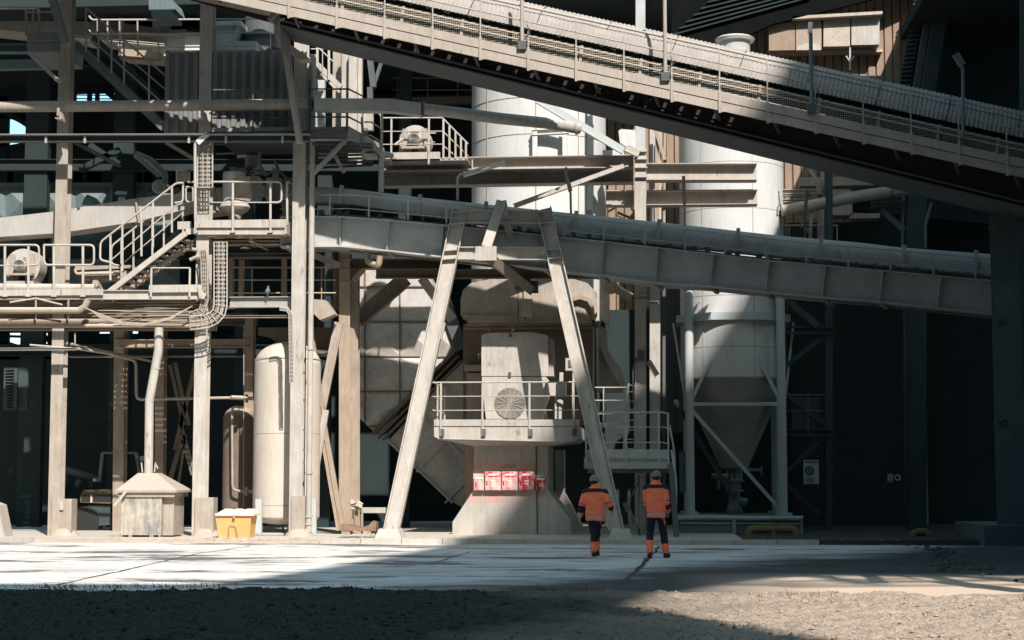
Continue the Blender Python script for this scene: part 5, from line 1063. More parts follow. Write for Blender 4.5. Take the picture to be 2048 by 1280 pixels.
m = MB(); m.bar(P(498,290,46.5),P(498,312,46.5),.05); m.bar(P(520,288,46.3),P(520,325,46.3),.06); m.tube([P(432,308,46.4),P(520,305,46.4)],.025,6); m.tube([P(430,289,46.4),P(590,289,46.4)],.02,6); m.build('hanger', 'tan', r)
# ================================================================== middle platform
r = T('middle_platform', 'sunlit middle platform with railing around the drum', 'platform', P(480,470,44))
YM_ = 44.0
m = MB(); m.pbox(399,440.5,573,453,YM_,YM_+.03); m.build('kick_plate', 'beige', r)
m = MB(); m.ib(P(390,462,YM_+.05),P(571,462,YM_+.05),.20,.15); m.build('edge_beam', 'beige', r)
m = MB(); a, b = P(399,467,YM_), P(571,467,YM_); m.box((a.x-.1,YM_+.1,a.z-.02),(b.x,YM_+2.4,a.z+.02)); m.build('deck', 'grating', r)
m = MB(); q0 = P(571,455,YM_); q1 = Vector((q0.x+.1,YM_+2.4,q0.z)); m.bar(q0+Vector((0,0,-.05)),q1+Vector((0,0,-.05)),.22,.06); m.bar(q0+Vector((0,0,.12)),q1+Vector((0,0,.12)),.14,.03); m.build('side_beam', 'beige', r)
for (a,b) in (((399,478),(470,466)),((470,467),(540,492)),((500,482),(535,500)),((560,470),(604,494))): m = MB(); m.bar(P(*a,YM_+.6),P(*b,YM_+1.2),.06,.06); m.build('under_brace', 'tan', r)
for y in (477,484,490): m = MB(); m.bar(P(400,y,YM_+1),P(580,y,YM_+1),.04,.3); m.build('joist', 'tan', r)
m = MB(); m.bend([P(376,364,YM_-.05),P(563,363.5,YM_-.05),P(563,405,YM_-.05),P(540,405,YM_-.05)],.028,.12); m.build('handrail', 'beige', r)
m = MB(); m.tube([P(392,405,YM_-.05),P(541,405,YM_-.05)],.018,6); m.build('rail', 'beige', r)
for x in (391,466,541): m = MB(); m.bar(P(x,364,YM_-.05),P(x,466,YM_-.05),.055,.02); m.box((P(x,466,YM_).x-.07,YM_-.08,P(x,466,YM_).z),(P(x,466,YM_).x+.07,YM_,P(x,466,YM_).z+.05)); m.build('post', 'beige', r)
m = MB(); m.bend([P(601,378,44.9),P(575,362,44.1),P(574,402,44.1),P(600,421,44.9)],.028,.1); m.bar(P(574,364,44.1),P(575,450,44.1),.05); m.bar(P(597,385,44.7),P(597,470,44.7),.05); m.build('side_rail', 'beige', r)
m = MB(); m.bend([P(372,376,YM_),P(372,404,YM_),P(386,404,YM_),P(386,374,YM_),P(372,374,YM_)],.024,.1); m.build('gate', 'beige', r)
# main stair
r = T('main_stair', 'sunlit steel stair rising from the fan platform to the middle platform', 'stair', P(205,598,43.9))
m = MB(); m.bar(P(200,598,43.8),P(372,466,43.8),.15,.03); m.bar(P(372,464,43.8),P(392,461,43.8),.15,.03); m.bar(P(202,602,43.75),P(372,472,43.75),.02,.10); m.build('stringer', 'beige', r)
m = MB(); m.bar(P(225,604,44.75),P(398,478,44.75),.15,.03); m.build('stringer', 'tan', r)
for k in range(12): t_k = k/12; m = MB(); a = P(lerp(212,375,t_k), lerp(592,470,t_k), 43.83); m.box((a.x-.03,43.83,a.z-.02),(a.x+.22,44.72,a.z+.01)); m.build('tread', 'grating', r)
for dx, dy, yy in ((0,0,43.75),(22,8,44.8)):
    m = MB(); m.bend([P(218+dx,524+dy,yy),P(200+dx,520+dy,yy),P(201+dx,484+dy,yy),P(353+dx,366+dy,yy),P(367+dx,366+dy,yy)],.028,.1); m.build('handrail', 'beige', r)
    m = MB(); m.tube([P(218+dx,524+dy,yy),P(350+dx,412+dy,yy),P(366+dx,406+dy,yy)],.018,6); m.build('rail', 'beige', r)
    for x in (221,245,283,306,344): m = MB(); y = 484-(x-201)*.776; m.bar(P(x+dx,y+dy,yy),P(x+dx,y+dy+92,yy),.05,.02); m.build('post', 'beige', r)
m = MB(); m.pbox(355,443,382,458,43.9,43.93); m.build('end_plate', 'beige', r)
m = MB(); m.bend([P(366,366,43.8),P(366,404,43.8),P(350,406,43.8)],.028,.1); m.build('newel', 'beige', r)
t = T('sign_board', 'small upright pale board behind the stair head', 'board', P(366,364,44.8)); m = MB(); m.bar(P(354,364,44.8),P(354,340,44.8),.05); m.bar(P(379,364,44.8),P(379,340,44.8),.05); m.bar(P(352,341,44.8),P(381,341,44.8),.05); m.build('frame', 'beige', t); m = MB(); m.pbox(356,344,377,364,44.82,44.85); m.build('panel', 'beige2', t)
r = T('vent_ball', 'round grey vent head on a slanted pipe behind the stair', 'vent', P(320,380,46.5)); m = MB(); m.lathe(P(318,373,46.5),[(0,-.1),(.16,-.08),(.2,0),(.16,.08),(0,.1)],20,axis='Y'); m.build('head','girder',r); m = MB(); m.tube([P(330,365,46.5),P(330,350,46.5),P(300,320,46.5),P(272,308,46.5)],.09,10); m.build('pipe','grey',r)
# ================================================================== fan platform (lower left)
r = T('fan_platform', 'long sunlit platform carrying the drum fan, at the foot of the main stair', 'platform', P(100,598,43.6))
YF = 43.7
m = MB(); m.ib(P(-60,590,YF),P(412,590,YF),.24,.16); m.build('edge_beam', 'beige', r)
m = MB(); m.pbox(-60,580,206,590,YF-.11,YF-.08); m.pbox(298,570,404,584,YF-.1,YF-.07); m.build('kick_plate', 'beige', r)
m = MB(); a, b = P(-60,597,YF), P(412,597,YF); m.box((a.x,YF+.1,a.z-.02),(b.x,YF+3.2,a.z+.02)); m.build('deck', 'grating', r)
m = MB(); m.tube([P(-60,574,YF+.1),P(190,576,YF+.1)],.10,12); m.build('floor_pipe', 'beige', r)
for pts in (((-60,490),(78,490),(78,530),(60,530)),((88,490),(188,490),(188,530),(88,530),(88,489))):
    m = MB(); m.bend([P(x,y,YF-.12) for x,y in pts],.028,.12); m.build('handrail', 'beige', r)
m = MB(); m.tube([P(-60,531,YF-.12),P(78,531,YF-.12)],.018,6); m.build('rail', 'beige', r)
for x in (57,108,166,10): m = MB(); m.bar(P(x,491,YF-.12),P(x,594,YF-.12),.06,.02); c = P(x,592,YF-.1); m.box((c.x-.07,YF-.14,c.z-.02),(c.x+.07,YF-.08,c.z+.06)); m.build('post', 'beige', r)
railing(r, YF-.12, [(303,536),(380,536)], (), [303,380], 594, .02)
m = MB(); m.bend([P(300,545,YF+.4),P(372,497,YF+.4),P(395,500,YF+.4)],.05,.2); m.bend([P(380,520,YF+.3),P(402,510,YF+.3),P(404,560,YF+.3)],.05,.2); m.build('conduit', 'beige2', r)
m = MB(); m.prism([(395,572),(412,590),(408,598),(398,596)],YF-.15,YF+.3); m.build('corner', 'beige', r)
for k, x in enumerate((120,160,205,235,262)): pass
m = MB(); m.prism([(150,532),(262,530),(264,536),(150,540)],YF+1.4,YF+2); m.prism([(158,544),(252,540),(252,556),(170,560)],YF+1.3,YF+2); m.pbox(165,556,175,580,YF+1.5,YF+1.7); m.pbox(235,545,243,580,YF+1.5,YF+1.7); m.prism([(186,560),(194,560),(200,580),(180,580)],YF+1.2,YF+1.5); m.build('bench_beam', 'beige2', r)
m = MB(); m.bend([P(150,538,YF+1.2),P(152,548,YF+1.2),P(232,546,YF+1.2)],.04,.1); m.build('pipe', 'beige', r)
def fan(x, y, rad, Y, lab, dark=True, S_=1.):
    t = T('drum_fan', lab, 'fan', P(x, y+rad+14, Y), 'drum fans'); R_ = rad*Y/FPX; c = P(x,y,Y)
    m = MB(); m.lathe(c,[(0,.0),(R_,.0),(R_,.55),(0,.55)],40,axis='Y'); m.build('scroll','beige',t)
    m = MB(); m.lathe(c+Vector((0,-.25,0)),[(0,0),(.15,0),(.17,.03),(.17,.25)],24,axis='Y'); mo_ = m.build('motor','beige2',t)
    m = MB()
    for k in range(5): m.lathe(c+Vector((0,-.26,0)),[(.02+k*.028,0),(.03+k*.028,-.006),(.035+k*.028,0)],24,axis='Y')
    m.build('motor_grille','darksteel',mo_)
    m = MB(); m.box((c.x-.1,c.y-.22,c.z+.15),(c.x+.1,c.y,c.z+.24)); m.build('terminal_box','beige',mo_)
    m = MB(); m.box((c.x-.34,c.y-.03,c.z-R_*.72),(c.x-.2,c.y-.002,c.z+.32)); m.box((c.x+.2,c.y-.03,c.z-R_*.72),(c.x+.34,c.y-.002,c.z+.32)); m.box((c.x-.34,c.y-.25,c.z-.26),(c.x+.34,c.y-.03,c.z-.20)); m.build('frame','beige2',t)
    m = MB(); m.lathe(c+Vector((0,-.02,-R_*.72)),[(0,0),(.09,0)],20,axis='Y'); m.build('opening','black',t)
    m = MB(); m.box((c.x-.4,c.y-.2,c.z-R_-.1),(c.x+.4,c.y+.5,c.z-R_*.86)); m.build('foot','beige',t)
fan(45,533,37,YF+.9,'pale drum fan with round motor behind the railing below the inclined trough')
r = T('fan_gallery', 'sunlit fan gallery with railing and stair between pipe and twin beams', 'platform', P(850,318,44.8))
YG2 = 46.0
fan(830,281,32,YG2+.5,'pale drum fan on the gallery above the twin beams')
m = MB(); m.pbox(783,305,880,321,YG2,YG2+.05); a, b = P(765,319,YG2), P(935,319,YG2); m.box((a.x,YG2,a.z-.05),(b.x,YG2+1.1,a.z)); m.build('deck', 'beige', r)
railing(r, YG2-.05, [(764,236),(885,235.5)], (27,53), [783,858], 330, .022)
m = MB(); m.bend([P(764,236,YG2),P(757,224,YG2)],.03,.1); m.tube([P(885,236,YG2),P(936,288,YG2+.2)],.022,6); m.tube([P(885,262,YG2),P(936,312,YG2+.2)],.018,6); m.tube([P(885,290,YG2),P(920,320,YG2+.2)],.018,6); m.build('stair_rail','beige',r)
for x, y in ((763,228),(887,238),(899,252),(911,263),(922,275),(932,285)): m = MB(); m.bar(P(x,y,YG2),P(x,318,YG2),.05); m.build('post','beige',r)
m = MB(); m.tube([P(810,275,46.1),P(790,290,46.1)],.04,6); m.bar(P(858,266,46.6),P(872,266,46.6),.03); m.bar(P(858,284,46.6),P(870,284,46.6),.02); m.build('fitting','beige',r)
t = T('downpipe', 'pale elbow pipe standing between the caged ladder and the twin beams', 'pipe', P(762,384,44.9)); m = MB(); m.bend([P(783,311,45.6),P(763,306,44.9),P(762,384,44.9)],.075,.25,12); m.build('pipe','beige',t)
# ================================================================== cable trays and pipes under the fan platform
r = T('cable_tray', 'bundle of pipes, perforated trays and sagging cables under the fan platform', 'cable tray', P(200,655,43.8))
for (y, rr_, Y_, mt, x1) in ((621,.085,43.5,'tan',160),(645,.10,44.1,'brownsteel',400),(652,.05,43.9,'tan',400)):
    m = MB(); m.tube([P(-60,y,Y_),P(x1,y,Y_)],rr_,10); m.build('pipe',mt,r)
m = MB(); m.tube([P(158,621,43.5),P(170,614,43.5),P(176,600,43.5)],.085,10); m.build('elbow','tan',r)
for y, z, x1 in ((613,44.3,410),(632,44.4,420),(656,44.6,430)): m = MB(); m.bar(P(-60,y,z),P(x1,y,z),.12,.5); m.build('tray','brownsteel',r)
rr = random.Random(2)
for k in range(14): m = MB(); y = 612+k*3; m.tube([P(170+rr.uniform(0,60),y,43.7+rr.uniform(0,.5)),P(300,y+rr.uniform(-2,3),43.8),P(415,y+rr.uniform(-3,2),43.9)],.014,5); m.build('cable','tan' if k%3 == 0 else 'brownsteel',r)
for k in range(5): m = MB(); m.tube([P(168+k*3,615+k,43.4),P(200,628+k*2,43.4),P(245,644+k*1.5,43.4),P(290,647+k,43.4),P(340,635+k,43.4),P(385,612,43.5)],.014,5); m.build('cable','beige2',r)
m = MB(); m.tube([P(20,605,43.6),P(72,597,43.6),P(125,610,43.6)],.03,6); m.build('conduit','tan',r)
for x in (72,137): m = MB(); m.bar(P(x,600,43.6),P(x,640,43.6),.04); m.build('hanger','tan',r)
def ladder_tray(pts, Y, w, name_lab, mt='beige', n=30, rail=.02, mesh=True):
    """wire cable ladder following a photo path"""
    t = T('cable_ladder', name_lab, 'cable ladder', P(*pts[0], Y), 'wire cable ladders'); ps = []
    for (a, b) in zip(pts, pts[1:]):
        k = max(1, int(math.dist(a, b)/8)); ps += [(lerp(a[0],b[0],i/k), lerp(a[1],b[1],i/k)) for i in range(k)]
    ps.append(pts[-1]); L_ = []
    for i, p in enumerate(ps):
        q0, q1 = ps[max(0,i-1)], ps[min(len(ps)-1,i+1)]; d = (q1[0]-q0[0], q1[1]-q0[1]); l = math.hypot(*d); nrm = (-d[1]/l, d[0]/l); L_.append((p, nrm))
    for s in (-1, -.33, .33, 1):
        m = MB(); m.tube([P(p[0]+nn_[0]*s*w/2, p[1]+nn_[1]*s*w/2, Y) for p, nn_ in L_], rail if abs(s) == 1 else rail*.5, 5); m.build('side_rail', mt, t)
    m = MB()
    for p, nn_ in L_: m.bar(P(p[0]-nn_[0]*w/2, p[1]-nn_[1]*w/2, Y), P(p[0]+nn_[0]*w/2, p[1]+nn_[1]*w/2, Y), .014)
    m.build('rungs', mt, t)
    for k in range(4): m = MB(); o = (k-1.5)*w*.18; m.tube([P(p[0]+nn_[0]*o+rr.uniform(-.7,.7), p[1]+nn_[1]*o, Y+.06) for p, nn_ in L_], .02, 5); m.build('cable', 'tan' if k%2 else mt, t)
    return t
ladder_tray([(410,275),(410,375)], 43.5, 30, 'upright wire cable ladder in front of the middle column beside a tube lamp')
ladder_tray([(441,484),(441,610),(438,625),(428,636),(412,643),(395,645),(380,646)], 43.4, 26, 'wire cable ladder curving under the middle platform into the cable trays')
ladder_tray([(405,500),(408,520),(410,600),(404,622),(380,632)], 43.7, 12, 'narrow cable run hugging the column beside the curved cable ladder', 'beige2')
ladder_tray([(560,617),(575,619),(581,628),(582,700),(583,765)], 43.6, 7, 'thin wire ladder hanging in front of the round tank', 'beige', rail=.012)
t = T('tube_lamp', 'double tube lamp leaning over the cable ladder at the middle column', 'lamp', P(390,440,43.3), 'tube lamps on bent posts'); m = MB(); m.bend([P(391,440,43.3),P(390,282,43.3),P(415,263,43.3)],.04,.15); m.build('pole','beige',t)
for k in range(2): m = MB(); m.bar(P(394+k*3,284+k*4,43.25),P(414+k*3,265+k*4,43.25),.07,.08); m.build('lamp_tube','lamp',t)
# cabin with windows between the columns
r = T('window_bay', 'dim railed bay with brown mullions behind the tank top', 'bay', P(540,600,46.5))
for x in (458,478,563): m = MB(); m.pbox(x,515,x+7,592,46.4,46.6); m.build('mullion','tan',r)
for y in (535,560,586): m = MB(); m.tube([P(462,y,45.6),P(672,y,45.6)],.022,6); m.build('rail','tan',r)
for x in (504,573,643): m = MB(); m.tube([P(x,535,45.6),P(x,600,45.6)],.016,6); m.build('post','tan',r)
m = MB(); m.pbox(462,508,588,516,46.3,46.5); m.pbox(666,520,676,620,46.5,46.7); m.build('head_beam','brownsteel',r)
m = MB(); m.prism([(622,598),(650,600),(670,628),(640,640),(622,622)],45.4,45.9); m.build('chute','beige2',r)
t = T('pendant_lamp', 'small round pendant lamp under the middle platform', 'lamp', P(490,497,45)); m = MB(); m.lathe(P(490,497,45),[(.03,.1),(.06,.06),(.14,.0),(.0,-.01)],16); m.build('shade','tan',t)
m = MB(); m.tube([P(490,494,45),P(490,480,45)],.01,5); m.build('cord','tan',t)
# pigeon
t = T('pigeon', 'grey pigeon perched on the walkway beam under the middle platform', 'bird', P(535,591,44.4)); YB_ = 44.4
m = MB(); c = P(535,584,YB_)
pr = [(-.13,.004),(-.10,.02),(-.05,.045),(0,.062),(.05,.058),(.085,.038),(.11,.026),(.135,.030),(.155,.022),(.17,.006)]
vs = []; n = 12
for (u, rr_) in pr:
    cc = c + Vector((.10*u, 0, .55*u if u < 0 else .95*u)); 
    for j in range(n): a = 2*math.pi*j/n; vs.append(cc+Vector((math.cos(a)*rr_*1.1, math.sin(a)*rr_, .0)))
m.add(vs, [(i*n+j,i*n+(j+1)%n,(i+1)*n+(j+1)%n,(i+1)*n+j) for i in range(len(pr)-1) for j in range(n)], True); m.build('body','pigeon',t)
m = MB(); m.bar(c+Vector((-.01,-.01,-.12)),c+Vector((-.005,0,-.04)),.008); m.bar(c+Vector((.02,-.01,-.12)),c+Vector((.015,0,-.04)),.008); m.bar(c+Vector((.02,-.01,.14)),c+Vector((.045,-.02,.135)),.008); m.build('legs_and_beak','rust',t)
# ================================================================== ground level things at the left
r = T('dust_hopper', 'dusty steel skip box with pyramid hood and chimney pipe between the columns', 'hopper', P(295,1070,43.6))
YH = 43.3
m = MB(); a, b = P(243,992,YH), P(322,1070,YH); m.box((a.x,YH,.16),(b.x,YH+1.2,a.z)); m.build('box','scratched',r)
m = MB(); c = P(345,990,YH); m.box((b.x+.004,YH+.15,.15),(c.x,YH+1.1,c.z)); m.build('side_box','beige2',r)
m = MB(); e0, e1 = P(238,985,YH), P(350,994,YH); m.box((e0.x,YH-.05,e1.z),(e1.x,YH+1.25,e0.z+.06)); m.build('rim','beige2',r)
m = MB(); h0, h1 = P(233,981,YH), P(357,981,YH); t0, t1 = P(276,946,YH+.4), P(313,946,YH+.4); zt = t0.z
vs = [(h0.x,YH-.12,h0.z),(h1.x,YH-.12,h0.z),(h1.x,YH+1.35,h0.z),(h0.x,YH+1.35,h0.z),(t0.x,YH+.4,zt),(t1.x,YH+.4,zt),(t1.x,YH+.85,zt),(t0.x,YH+.85,zt)]
vs = vs[:4]+vs[4:]; m.add(vs,[(0,1,5,4),(1,2,6,5),(2,3,7,6),(3,0,4,7),(4,5,6,7),(0,1,2,3)]); m.box((h0.x,YH-.12,h0.z-.05),(h1.x,YH+1.35,h0.z-.003)); m.build('hood','beige2',r)
m = MB(); y_ = YH+.6; m.tube([P(297,946,y_),P(299,800,y_),P(317,700,y_),P(318,655,y_)],.112,18)
for p in ((299,802),(311,738)): m.tube([P(p[0],p[1],y_),P(p[0]+.6,p[1]-3,y_)],.118,18)
m.build('chimney','beige',r)
m = MB(); m.bar(P(283,925,YH+.45),P(285,945,YH+.45),.03); m.bar(P(311,925,YH+.45),P(309,944,YH+.45),.03); m.bar(P(311,927,YH+.45),P(316,937,YH+.45),.03); m.bar(P(253,982,YH-.15),P(228,1012,YH-.15),.06,.02); m.build('lever','beige',r)
m = MB()
for x0, x1 in ((243,259),(262,301),(305,319)):
    for x in (x0, x1): q = P(x,1070,YH); m.box((q.x-.02,YH-.02,.09),(q.x+.02,YH+1.0,.16))
m.box((a.x-.35,YH+.1,.10),(a.x+.1,YH+.5,.16)); m.build('skid','tan',r)
r = T('grit_bin', 'yellow plastic grit bin with pale lid standing on the dusty slab edge', 'bin', P(468,1077,43.1))
a, b = P(437,1076,42.95), P(499,1076,42.95); z0, z1 = .105, P(468,1031,42.95).z; ya = 42.95
def frus(m, x0, x1, y0, y1, zz0, X0, X1, Ya, Yb, zz1): m.add([(x0,y0,zz0),(x1,y0,zz0),(x1,y1,zz0),(x0,y1,zz0),(X0,Ya,zz1),(X1,Ya,zz1),(X1,Yb,zz1),(X0,Yb,zz1)],[(0,1,2,3),(4,5,6,7),(0,1,5,4),(1,2,6,5),(2,3,7,6),(3,0,4,7)])
m = MB(); frus(m, a.x, b.x, ya, ya+.5, z0, a.x-.07, b.x+.05, ya-.08, ya+.6, z1); m.build('body','binbody',r)
l0, l1 = P(430,1032,42.8), P(507,1032,42.8)
m = MB(); frus(m, l0.x, l1.x, ya-.14, ya+.66, z1, l0.x, l1.x, ya-.14, ya+.66, z1+.05); frus(m, l0.x+.03, l1.x-.03, ya-.1, ya+.62, z1+.052, l0.x+.12, l1.x-.06, ya+.2, ya+.6, z1+.14)
for k in range(3): q = lerp(l0.x+.2,l1.x-.2,k/2); m.box((q-.07,ya+.25,z1+.142),(q+.07,ya+.55,z1+.16))
m.build('lid','binlid',r)
m = MB(); m.bend([P(457,1074,42.86),P(458,1048,42.84),P(471,1048,42.84),P(476,1074,42.86)],.010,.1,5); m.build('moulded_arch','tan',r)
m = MB(); m.box((P(468,1034,42.8).x-.03,ya-.17,z1-.06),(P(468,1034,42.8).x+.03,ya-.14,z1+.02)); m.build('latch','tan',r)
# round tank
r = T('pressure_tank', 'tall beige round tank with domed ends standing behind the tall column', 'tank', P(570,1060,45.5))
YT = 45.7; c = P(572,1035,YT); R_ = 67*YT/FPX; zt = P(572,730,YT).z
m = MB(); m.lathe((c.x,YT,c.z+.02),[(R_,0),(R_,zt-c.z)],56); m.dome((c.x,YT,zt),R_,.62,56); m.dome((c.x,YT,c.z+.02),R_,.22,56,6,-1); m.build('shell','tank',r)
for y in (720,868,1010): m = MB(); m.lathe((c.x,YT,P(572,y,YT).z),[(R_,-.012),(R_+.008,0),(R_,.012)],56); m.build('weld_seam','beige2',r)
for x, dy in ((518,-.9),(627,-.7)):
    m = MB(); q = P(x,1000,YT+dy); m.box((q.x-.08,q.y-.05,.12),(q.x+.08,q.y+.07,P(x,998,YT+dy).z)); m.build('leg','bluepaint',r)
m = MB(); q0, q1 = P(518,1066,YT-.9), P(590,1068,YT-.9); m.box((q0.x-.1,q0.y-.05,.12),(q1.x,q0.y+.5,.17)); m.build('foot_plate','beige',r)
m = MB(); m.tube([P(566,1052,YT),P(566,1064,YT)],.03,6); m.build('drain','yellow',r)
m = MB(); m.prism([(516,655),(668,655),(668,700),(610,720),(560,690),(540,675),(516,670)],47.2,47.4); m.build('rear_plate','brownsteel',r)
r = T('small_tank', 'shaded narrow tank with a bent pipe behind the round tank', 'tank', P(475,1040,48)); c = P(476,1015,48); R_ = 32*48/FPX; zt = P(476,838,48).z
m = MB(); m.lathe((c.x,48,c.z),[(R_,0),(R_,zt-c.z)],40); m.dome((c.x,48,zt),R_,.36,40); m.dome((c.x,48,c.z),R_,.2,40,5,-1); m.build('shell','brownsteel',r)
m = MB(); m.bend([P(488,816,47.3),P(464,812,47.3),P(465,981,47.3),P(490,983,47.3)],.035,.2); m.build('pipe','beige2',r)
for y in (797,983): m = MB(); m.lathe(P(495,y,47),[(.04,-.05),(.12,-.05),(.12,.0),(.05,.0),(.05,.2)],16,axis='X'); m.build('valve','grey',r)
m = MB(); m.bar(P(488,650,47),P(487,1015,47),.02); m.build('rod','beige2',r)
t = T('compressed_air_pipe', 'thin bent pipe running past the hopper chimney to the tank valve', 'pipe', P(272,720,46)); m = MB(); m.bend([P(140,695,44.2),P(215,706,45),P(272,722,46),P(273,799,46),P(380,797,46),P(495,795,46.8)],.04,.15,8); m.build('pipe','beige2',t); m = MB(); m.tube([P(462,795,46.5),P(486,796,46.7)],.06,8); m.build('sleeve','tan',t)
t = T('overhead_pipes', 'pair of slanting spotted pipes behind the first column', 'pipe', P(150,692,44)); m = MB(); m.tube([P(142,688,44.1),P(310,724,47)],.035,6); m.build('pipe','tan',t); m = MB(); m.tube([P(60,690,44),P(142,697,44)],.03,6); m.tube([P(150,665,44),P(150,690,44)],.02,6); m.build('bracket','grey',t)
# debris between tower and gantry
r = T('pipe_stub', 'broken valve stub with a cross bar beside the sunlit gantry leg', 'pipe stub', P(715,1060,43.6))
m = MB(); m.pbox(719,1015,771,1026,43.6,43.8); m.build('cross_bar','beige',r); m = MB()
for k in range(26): stone(P(712+rs.uniform(-9,9),1010+rs.uniform(-6,10),43.5+rs.uniform(-.1,.1)), rs.uniform(.05,.12))
m.build('caked_head','rubble',r); m = MB(); m.tube([P(712,1015,43.6),P(713,1050,43.6)],.05,8); m.bar(P(724,1020,43.6),P(724,1060,43.6),.06); m.bar(P(706,1020,43.7),P(706,1050,43.7),.03); m.build('stub','tan',r)
t = T('bent_sheet', 'rusty bent metal sheet lying on bricks by the gantry footing', 'scrap', P(715,1065,42.9)); m = MB(); m.prism([(681,1048),(702,1049),(722,1056),(738,1050),(745,1042),(752,1046),(752,1062),(725,1062),(700,1062),(681,1062)],42.9,43.3); m.build('sheet','rust',t); m = MB(); m.pbox(683,1063,700,1069,42.9,43.3); m.pbox(712,1063,722,1068,42.9,43.2); m.pbox(733,1063,742,1068,42.9,43.2); m.build('brick','tan',t)
# loader in the dark
r = T('wheel_loader', 'old yellow loader with open roll frame parked in the dark behind the columns', 'loader', P(205,1055,48.5)); YL_ = 48.5
m = MB(); m.prism([(160,1005),(160,990),(168,980),(225,978),(225,1008)],YL_,YL_+1.6); m.build('body','machine',r)
m = MB(); m.prism([(176,1010),(222,1010),(222,1050),(185,1052),(178,1040)],YL_+.1,YL_+1.4); m.build('chassis','shedsteel',r)
m = MB(); m.bar(P(199,963,YL_+.3),P(205,906,YL_+.3),.08); m.bar(P(204,906,YL_+.3),P(274,906,YL_+.3),.06); m.bar(P(272,906,YL_+.3),P(279,950,YL_+.3),.07); m.bar(P(274,906,YL_+1.3),P(279,950,YL_+1.3),.07); m.bar(P(199,963,YL_+1.3),P(205,906,YL_+1.3),.08); m.build('roll_frame','teal',r)
m = MB(); m.pbox(186,957,191,963,YL_-.1,YL_+.1); m.pbox(280,912,288,922,YL_,YL_+.1); m.build('lamp','beige',r)
m = MB(); m.pbox(164,991,180,1002,YL_-.02,YL_); m.pbox(187,991,222,1002,YL_-.02,YL_); m.build('grille','black',r)
m = MB(); m.pbox(181,990,184,1005,YL_-.03,YL_); m.build('tail_lamp','redbox',r)
for x in (172, 250): m = MB(); m.lathe(P(x,1042,YL_+.2),[(0,-.12),(.2,-.12),(.42,-.1),(.46,0),(.46,.2),(.42,.3),(0,.3)],24,axis='Y'); m.build('wheel','black',r)
t = T('louvre_shutter', 'dim louvred shutter hanging in the dark beyond the outermost tall column', 'shutter', P(30,825,50)); m = MB(); m.pbox(8,735,54,820,50,50.1); m.build('frame','shedsteel',t); m = MB()
for k in range(14): m.pbox(10,738+k*6,26,740+k*6,49.9,50)
m.pbox(28,737,33,820,49.85,49.95); m.build('slats','shedsteel',t)
m = MB(); a = G(30,1086); m.prism([(-30,1078),(10,1078),(-4,1010),(-30,1000)],43.3,43.9); t = T('wedge_foot', 'pale sloped column foot at the picture edge', 'column', P(0,1078,43.3)); m.build('foot','beige',t)
# ================================================================== people
def ellipsoid(m, c, rx, ry, rz, n=16, k=10, rot=None):
    c = Vector(c); vs = []
    for i in range(k+1):
        t = -math.pi/2+math.pi*i/k
        for j in range(n):
            a = 2*math.pi*j/n; v = Vector((rx*math.cos(t)*math.cos(a), ry*math.cos(t)*math.sin(a), rz*math.sin(t)))
            vs.append(c+(rot@v if rot else v))
    return m.add(vs, [(i*n+j, i*n+(j+1)%n, (i+1)*n+(j+1)%n, (i+1)*n+j) for i in range(k) for j in range(n)], True)
def loft(m, rings, n=24, pw=2.4):
    vs = []
    for (c, rx, ry) in rings:
        for j in range(n):
            a = 2*math.pi*j/n; ca, sa = math.cos(a), math.sin(a); f = (abs(ca)**pw+abs(sa)**pw)**(-1/pw); vs.append(Vector(c)+Vector((rx*ca*f, ry*sa*f, 0)))
    q = len(rings); m.add(vs, [(i*n+j, i*n+(j+1)%n, (i+1)*n+(j+1)%n, (i+1)*n+j) for i in range(q-1) for j in range(n)]+[tuple(range(n))[::-1], tuple(range((q-1)*n, q*n))], True); return m
def limb(m, pts, rs, n=12):
    pts = [Vector(p) for p in pts]; P2, R2 = [], []
    for i in range(len(pts)-1):
        for k in range(6): t = k/6; P2.append(pts[i].lerp(pts[i+1], t)); R2.append(lerp(rs[i], rs[i+1], t))
    P2.append(pts[-1]); R2.append(rs[-1]); m.tube(P2, R2, n)
    for p, q in zip(pts, rs): ellipsoid(m, p, q, q, q, 10, 8)
    return m
def fuse(m, name, mats, parent, voxel, paint=None, fold=0., seed=0.):
    """one continuous skin grown over the overlapping volumes"""
    tmp = m.build(name+'_src', mats[0], None); md = tmp.modifiers.new('r', 'REMESH'); md.mode = 'VOXEL'; md.voxel_size = voxel
    sm_ = tmp.modifiers.new('s', 'SMOOTH'); sm_.iterations = 3; sm_.factor = .5
    dg = bpy.context.evaluated_depsgraph_get(); me = bpy.data.meshes.new_from_object(tmp.evaluated_get(dg)); me.name = name
    src = tmp.data; bpy.data.objects.remove(tmp); bpy.data.meshes.remove(src)
    me.transform(Matrix.Translation(-wloc(parent))); me.materials.clear()
    for mm in mats: me.materials.append(MATS[mm])
    if fold:
        ns = [v.normal.copy() for v in me.vertices]
        for v, nn_ in zip(me.vertices, ns):
            d = noise.noise((v.co.x*9+seed, v.co.y*9, v.co.z*13))*fold + noise.noise((v.co.x*5+v.co.z*9, seed, v.co.z*6))*fold*1.2; v.co += nn_*d
    for p in me.polygons:
        p.use_smooth = True; p.material_index = paint(p.center) if paint else 0
    o = bpy.data.objects.new(name, me); COL.objects.link(o); o.parent = parent; return o
def segd(p, a, b):
    ab = b-a; t = max(0, min(1, (p-a).dot(ab)/ab.dot(ab))); return (p-(a+ab*t)).length, t
